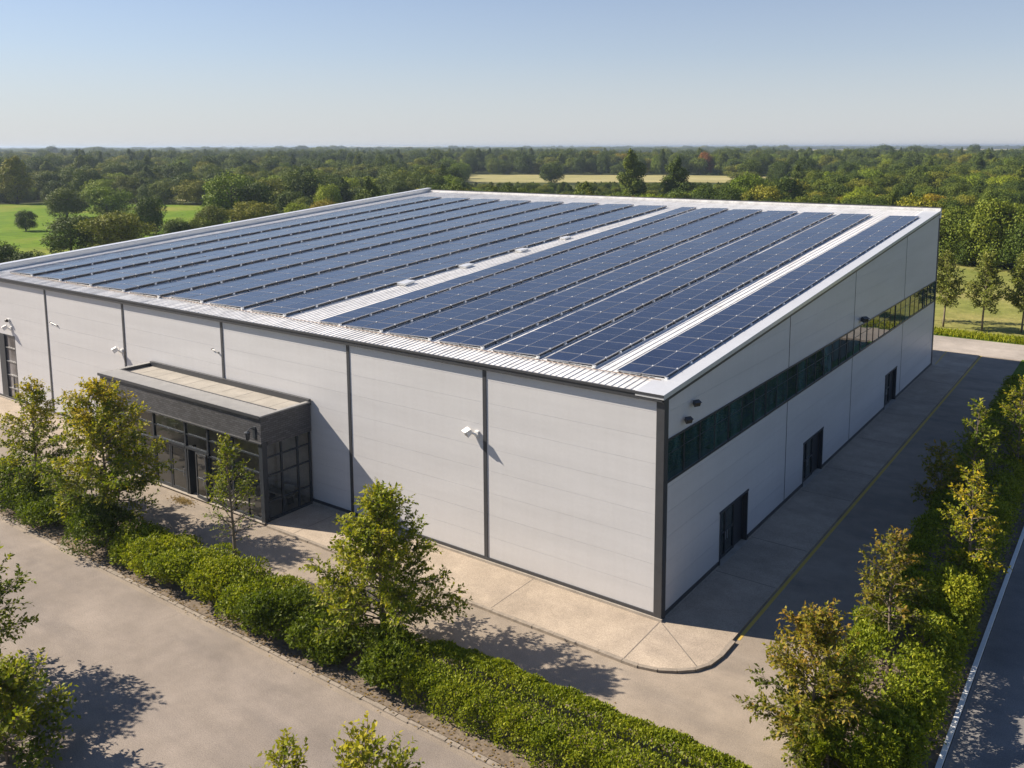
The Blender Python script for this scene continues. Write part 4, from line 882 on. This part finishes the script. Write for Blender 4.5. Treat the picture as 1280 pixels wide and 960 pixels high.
EXPL = [  # x, y, h, w, proto, mat, label
    (-198, 67.6, 4.9, 5.0, 0, 'far_dark', 'small lone dark tree standing in the middle of the left meadow'),
    (-227.6, 92, 8.7, 11.0, 1, None, 'round dark tree at the far edge of the left meadow behind the lone tree'),
    (-223.7, 101, 9.9, 13, 3, 'far_bright', 'broad sunlit green tree at the meadow edge right of the round dark tree'),
    (-168, 79, 10.1, 8.6, 4, None, 'dark tree at the right side of the left meadow behind the olive trees'),
    (-143.4, 50, 7.3, 9.0, 0, 'far_mid', 'left of the two olive green trees just beyond the left parapet'),
    (-136, 55, 9.0, 11.5, 3, 'far_olive', 'largest olive yellow tree just beyond the left parapet'),
    (-150, 62, 8.6, 9.0, 6, 'far_olive', 'olive tree half hidden behind the largest olive one'),
    (-304, 114, 15.4, 17, 2, 'far_olive', 'tall airy tree at the left photo edge behind the meadow'),
    (-173, 105, 13.2, 15.0, 1, 'far_bright', 'big round tree with a sunlit left side rising behind the roof'),
    (-168, 107, 12.6, 12.0, 4, None, 'dark domed tree overlapping the right of the big round tree'),
    (-156, 87, 8.0, 8.2, 6, 'far_olive', 'yellowish small tree in front of the big round tree'),
    (-141.5, 70, 6.7, 7.4, 5, 'far_mid', 'dark green bush beyond the parapet near the right end of the meadow'),
    (-140.7, 74, 6.6, 6.6, 5, None, 'second green bush beyond the parapet near the meadow end'),
    (-151.8, 94, 8.4, 10.8, 3, 'far_olive', 'yellowish spreading tree right of the big round tree'),
    (-121, 28, 7.2, 6.5, 5, 'far_dark', 'dark bush at the left photo edge beyond the roof corner'),
    (-117, 29.5, 5.4, 6.6, 4, None, 'low dark bush right beside the roof corner on the left'),
    (-183, 128, 8.6, 13.3, 5, 'far_mid', 'broad green tree behind the left parapet'),
    (-150.6, 107, 7.6, 8.7, 6, None, 'bright low tree close behind the left parapet'),
    (-192.7, 152, 9.9, 14.6, 0, None, 'round green tree behind the parapet left of the roof peak'),
    (-178, 149.5, 9.3, 11.7, 6, 'far_olive', 'olive tree behind the parapet before the roof peak'),
    (-188, 172, 9.4, 11.8, 5, 'far_mid', 'green tree behind the top left roof corner'),
    (-202, 203, 10.2, 11.5, 0, None, 'round tree over the top left roof corner'),
    (-243, 348, 10.9, 13.3, 1, None, 'dark round tree standing in the pale field strip'),
    (-114.8, 203, 17.4, 12.5, 2, 'far_mid', 'tallest airy tree above the back roof edge'),
    (-103.8, 210.7, 15.0, 13.3, 7, 'far_mid', 'second tall airy tree right of the tallest one'),
    (-76.5, 199.4, 12.2, 12.2, 1, 'far_bright', 'bright round tree above the back roof edge'),
    (-67.4, 205.5, 11.6, 11.0, 1, None, 'dark round tree right beside the bright round one'),
    (-62.6, 215.5, 7.1, 7.2, 5, None, 'small bush right of the dark round tree'),
    (-50.6, 210, 9.0, 10.8, 6, None, 'bright domed bush behind the right part of the roof'),
    (-41.6, 207, 8.5, 9.6, 5, 'far_mid', 'green domed bush behind the right end of the roof'),
    (-16.9, 127.5, 12.8, 10.2, 4, 'far_olive', 'large broad tree directly behind the far right roof corner'),
    (-11, 126.3, 11.2, 8.8, 3, 'far_mid', 'green tree at the field edge right of the roof corner'),
    (-5.4, 124.3, 13.0, 11.0, 3, 'far_mid', 'large broad tree at the right field edge above the young trees'),
    (-0.7, 119.2, 9.8, 8.0, 4, None, 'dark tree at the right photo edge behind the young trees'),
    (-8.8, 125.7, 5.9, 7.0, 5, 'far_dark', 'dark low bush under the large tree at the right field edge'),
    (-14.2, 133, 7.2, 6.0, 5, 'far_mid', 'bush at the field edge close to the building corner'),
    (6.5, 121, 11.8, 9.5, 0, None, 'round tree past the right photo edge at the field boundary'),
    (-236, 522, 15.1, 11.5, 0, 'far_red', 'rust red tree standing out in the far tree belt'),
    (-341, 547, 16.0, 15, 0, 'far_yellow', 'left yellow tree in the far tree belt'),
    (-323, 558, 16.6, 16, 3, 'far_yellow', 'right yellow tree in the far tree belt'),
    (-332, 552, 13, 13, 0, 'far_olive', 'lower yellowish tree between the two yellow ones'),
    (-200, 1326, 21.0, 20, 0, 'far_dark', 'lone dark tree breaking the horizon on the right'),
]
prng = random.Random(77)
for (x, y, h, w_, pr, mt, lab) in EXPL: bg_tree('bush' if ('bush' in lab) else 'broadleaf_tree', lab, x, y, w_, h, pr, prng.uniform(0, 6.28), mt)
# three young trees by the back road
for i, (x, y, h, rr, lab) in enumerate(((-2.6, 69.9, 8.0, 1.9, 'young pale trunked tree nearest the warehouse corner by the back road'), (1.1, 70.1, 8.1, 1.95, 'middle young tree of the three by the back road'), (4.6, 71.5, 7.9, 2.3, 'rightmost young tree by the back road at the photo edge'), (8.6, 72.4, 8.2, 2.1, 'young tree by the back road just past the photo edge'))):
    near_tree('young_tree', lab, (x, y, -0.1), h, rr, 2.2, 120 + i, 'young', 66, 0.27, 1.5, 0.42, group='young trees by the back road', rise=(25, 62), dens=1.1)
near_tree('young_tree', 'young tree half hidden behind the far warehouse corner', (-6.2, 72.5, -0.1), 8.3, 1.9, 2.0, 127, 'young', 44, 0.26, 1.0, 0.42, group='young trees by the back road', rise=(25, 62), dens=0.8)

# ------------------------------------------------------------------ woodland fill
cx, cy = 15.138, -29.93
def inside(pt, poly):
    x, y = pt; c = False; n = len(poly); j = n - 1
    for i in range(n):
        xi, yi = poly[i]; xj, yj = poly[j]
        if (yi > y) != (yj > y) and x < (xj - xi) * (y - yi) / (yj - yi) + xi: c = not c
        j = i
    return c
CLEAR = [[(-330, 38), (-105, 5), (-105, 50), (-128, 82), (-150, 112), (-240, 146), (-300, 124)],
         [(-375, 438), (-234, 505), (-60, 498), (-70, 424), (-189, 402), (-290, 330)],
         [(-130, -70), (90, -70), (90, 118), (40, 119), (2, 122), (-15, 130), (-60, 132), (-100, 100), (-130, 60)],
         [(-292, 158), (-282, 172), (-262, 162), (-270, 148)],
         [(-1500, 4300), (-300, 5600), (-117, 1464), (-498, 1380)], [(-3800, 1640), (-3600, 1740), (-2450, 1130), (-2560, 1040)]]
def clearing(x, y, d):
    if d < 650: return False
    v = math.sin(x * 0.0042 + 1.3) * math.sin(y * 0.0035 + 0.4) + 0.5 * math.sin(x * 0.0093 + y * 0.006)
    return v > (0.62 if d < 1600 else 0.42)
def scatter(d0, d1, step, seed):
    r = random.Random(seed); out = []; n = int(2 * d1 / step)
    for i in range(-n, n):
        for j in range(-n // 8, n):
            x = cx + (i + r.uniform(-.45, .45)) * step; y = cy + (j + r.uniform(-.45, .45)) * step
            dx, dy = x - cx, y - cy; d_ = math.hypot(dx, dy)
            if d_ < d0 or d_ >= d1: continue
            a = math.degrees(math.atan2(-dx, dy)) - 35.05          # angle left of the view axis
            if a < -37 or a > 39: continue
            if any(inside((x, y), c) for c in CLEAR) or clearing(x, y, d_): continue
            out.append((x, y, d_, a))
    return out
near = scatter(110, 440, 8.6, 1); mid = scatter(440, 1250, 14.0, 2); far = scatter(1250, 6500, 62.0, 3); rim = scatter(6500, 16000, 170.0, 4)
near.sort(key=lambda q: q[2])
near = [q for q in near if not (-12.5 < q[3] < 5.5 and q[2] > 425)]
near = [q for q in near if all((q[0] - e[0]) ** 2 + (q[1] - e[1]) ** 2 > (2.2 + e[3] * 0.35) ** 2 for e in EXPL)]
def size_for(x, y, d_, r):
    h = r.uniform(6.0, 12.5); 
    scr = 0 <= 1 and (-300 < x < -95 and 150 < y < 400 and inside((x, y), [(-300, 330), (-120, 150), (-60, 190), (-60, 425), (-189, 402)]))
    if scr: h = r.uniform(3.5, 6.0)
    aa = math.degrees(math.atan2(-(x - cx), y - cy)) - 35.05
    if -12.5 < aa < 5.5 and d_ < 480: h = min(h, 18.3 * (1 - d_ / 485))
    if -60 < x and y > 130 and d_ < 330: h = r.uniform(5.0, 9.0)
    if x < -120 and y < 260 and d_ < 240: h = r.uniform(4.5, 7.5)
    return h, h * r.uniform(0.72, 1.12) + 0.9
r = random.Random(9); NI = 235; pts = []
ADJ = {0: 'mid green round', 1: 'dark green round', 2: 'mid green upright', 3: 'olive spreading', 4: 'dark green spreading', 5: 'mid green bushy', 6: 'bright green bushy', 7: 'dark green upright'}
for i, (x, y, d_, a) in enumerate(near):
    h, w_ = size_for(x, y, d_, r)
    if h < 2.4: continue
    pr = r.choices(range(8), (3, 3, 1, 4, 3, 3, 3, 1))[0]
    if i < NI:
        zone = 'behind the left meadow and parapet' if a > 12 else ('beyond the back roof edge' if a > -14 else 'beyond the far right corner and dry field')
        adj, mt_ = ADJ[pr], None
        if i % 17 == 5: adj, mt_ = 'yellowing autumn', 'far_yellow'
        elif i % 17 == 11: adj, mt_ = 'olive tinted', 'far_olive'
        bg_tree('broadleaf_tree', '%s tree in the wooded belt %s' % (adj, zone), x, y, w_, h, pr, r.uniform(0, 6.28), mt_, '%s trees %s' % (adj, zone))
    else: pts.append((x, y, w_ / 8.4, h / 9.6, pr))
for (x, y, d_, a) in mid:
    h = r.uniform(7, 15.5) * (1.1 if d_ > 600 else 1.0); w_ = r.uniform(9, 17)
    if d_ < 478 and -12.5 < a < 5.5: continue
    pts.append((x, y, w_ / 8.4, h / 9.6, r.choices(range(8), (4, 4, 1, 3, 4, 3, 2, 0.4))[0]))
for (x, y, d_, a) in far:
    h = r.uniform(10, 16.5); w_ = r.uniform(46, 84)
    if r.random() < 0.05: h = r.uniform(19.5, 23.0); w_ *= 0.6
    pts.append((x, y, w_ / 8.4, h / 9.6, r.choice((0, 1, 4, 5, 3))))
for (x, y, d_, a) in rim:
    h = r.uniform(10, 17); w_ = r.uniform(150, 260); pts.append((x, y, w_ / 8.4, h / 9.6, r.choice((0, 1, 4, 5, 3))))
me = bpy.data.meshes.new('woodland'); me.from_pydata([(p_[0], p_[1], -0.25) for p_ in pts], [], [])
a1 = me.attributes.new('size', 'FLOAT_VECTOR', 'POINT'); a1.data.foreach_set('vector', np.array([(p_[2], p_[2], p_[3]) for p_ in pts]).ravel())
a2 = me.attributes.new('turn', 'FLOAT_VECTOR', 'POINT'); a2.data.foreach_set('vector', np.array([(0, 0, r.uniform(0, 6.28)) for p_ in pts]).ravel())
a3 = me.attributes.new('pick', 'INT', 'POINT'); a3.data.foreach_set('value', np.array([p_[4] for p_ in pts], dtype=np.int32))
wo = link('woodland', me); tag(wo, 'dense woodland and tree belts stretching from behind the warehouse to the horizon', 'woodland', kind='stuff')
ng = bpy.data.node_groups.new('woodland', 'GeometryNodeTree')
ng.interface.new_socket('Geometry', in_out='INPUT', socket_type='NodeSocketGeometry'); ng.interface.new_socket('Geometry', in_out='OUTPUT', socket_type='NodeSocketGeometry')
gi = ng.nodes.new('NodeGroupInput'); go = ng.nodes.new('NodeGroupOutput'); iop = ng.nodes.new('GeometryNodeInstanceOnPoints'); jn = ng.nodes.new('GeometryNodeJoinGeometry')
# one crown object of each shape (already standing in the scene) is the source
src = {}
for ob in bpy.data.objects:
    if ob.type == 'MESH' and ob.data in CR and ob.material_slots[0].link == 'DATA': src.setdefault(CR.index(ob.data), ob)
for i in reversed(range(8)):                                    # join order is last linked first
    oi = ng.nodes.new('GeometryNodeObjectInfo'); oi.inputs['Object'].default_value = src.get(i, next(iter(src.values()))); oi.inputs['As Instance'].default_value = True
    oi.transform_space = 'ORIGINAL'; ng.links.new(oi.outputs['Geometry'], jn.inputs[0])
def na(name, typ):
    n_ = ng.nodes.new('GeometryNodeInputNamedAttribute'); n_.data_type = typ; n_.inputs['Name'].default_value = name
    return [s for s in n_.outputs if s.enabled and s.name == 'Attribute'][0]
iop.inputs['Pick Instance'].default_value = True
ng.links.new(gi.outputs[0], iop.inputs['Points']); ng.links.new(jn.outputs[0], iop.inputs['Instance'])
ng.links.new(na('pick', 'INT'), iop.inputs['Instance Index']); ng.links.new(na('size', 'FLOAT_VECTOR'), iop.inputs['Scale'])
er = ng.nodes.new('FunctionNodeEulerToRotation'); ng.links.new(na('turn', 'FLOAT_VECTOR'), er.inputs[0]); ng.links.new(er.outputs[0], iop.inputs['Rotation'])
ng.links.new(iop.outputs[0], go.inputs[0])
md = wo.modifiers.new('woods', 'NODES'); md.node_group = ng

# ------------------------------------------------------------------ haze
hz = MB(); hz.box(-30500, 30500, -30500, 30500, -1.4, 27.0)
m, nt, out = new_mat('haze'); pv = nt.nodes.new('ShaderNodeVolumePrincipled'); pv.inputs['Color'].default_value = (0.52, 0.63, 0.78, 1); pv.inputs['Density'].default_value = HAZE; pv.inputs['Anisotropy'].default_value = 0.3
nt.links.new(pv.outputs[0], out.inputs['Volume'])
tag(hz.build('haze', m), 'thin bluish summer haze over the far woodland', 'haze', kind='stuff')
sc.cycles.volume_bounces = 0
sc.cycles.max_bounces = 7; sc.cycles.transparent_max_bounces = 12; sc.cycles.diffuse_bounces = 3; sc.cycles.glossy_bounces = 3
sc.cycles.use_denoising = True
sc.cycles.sample_clamp_indirect = 6
print('points', len(pts), 'near', len(near), len(mid), len(far))
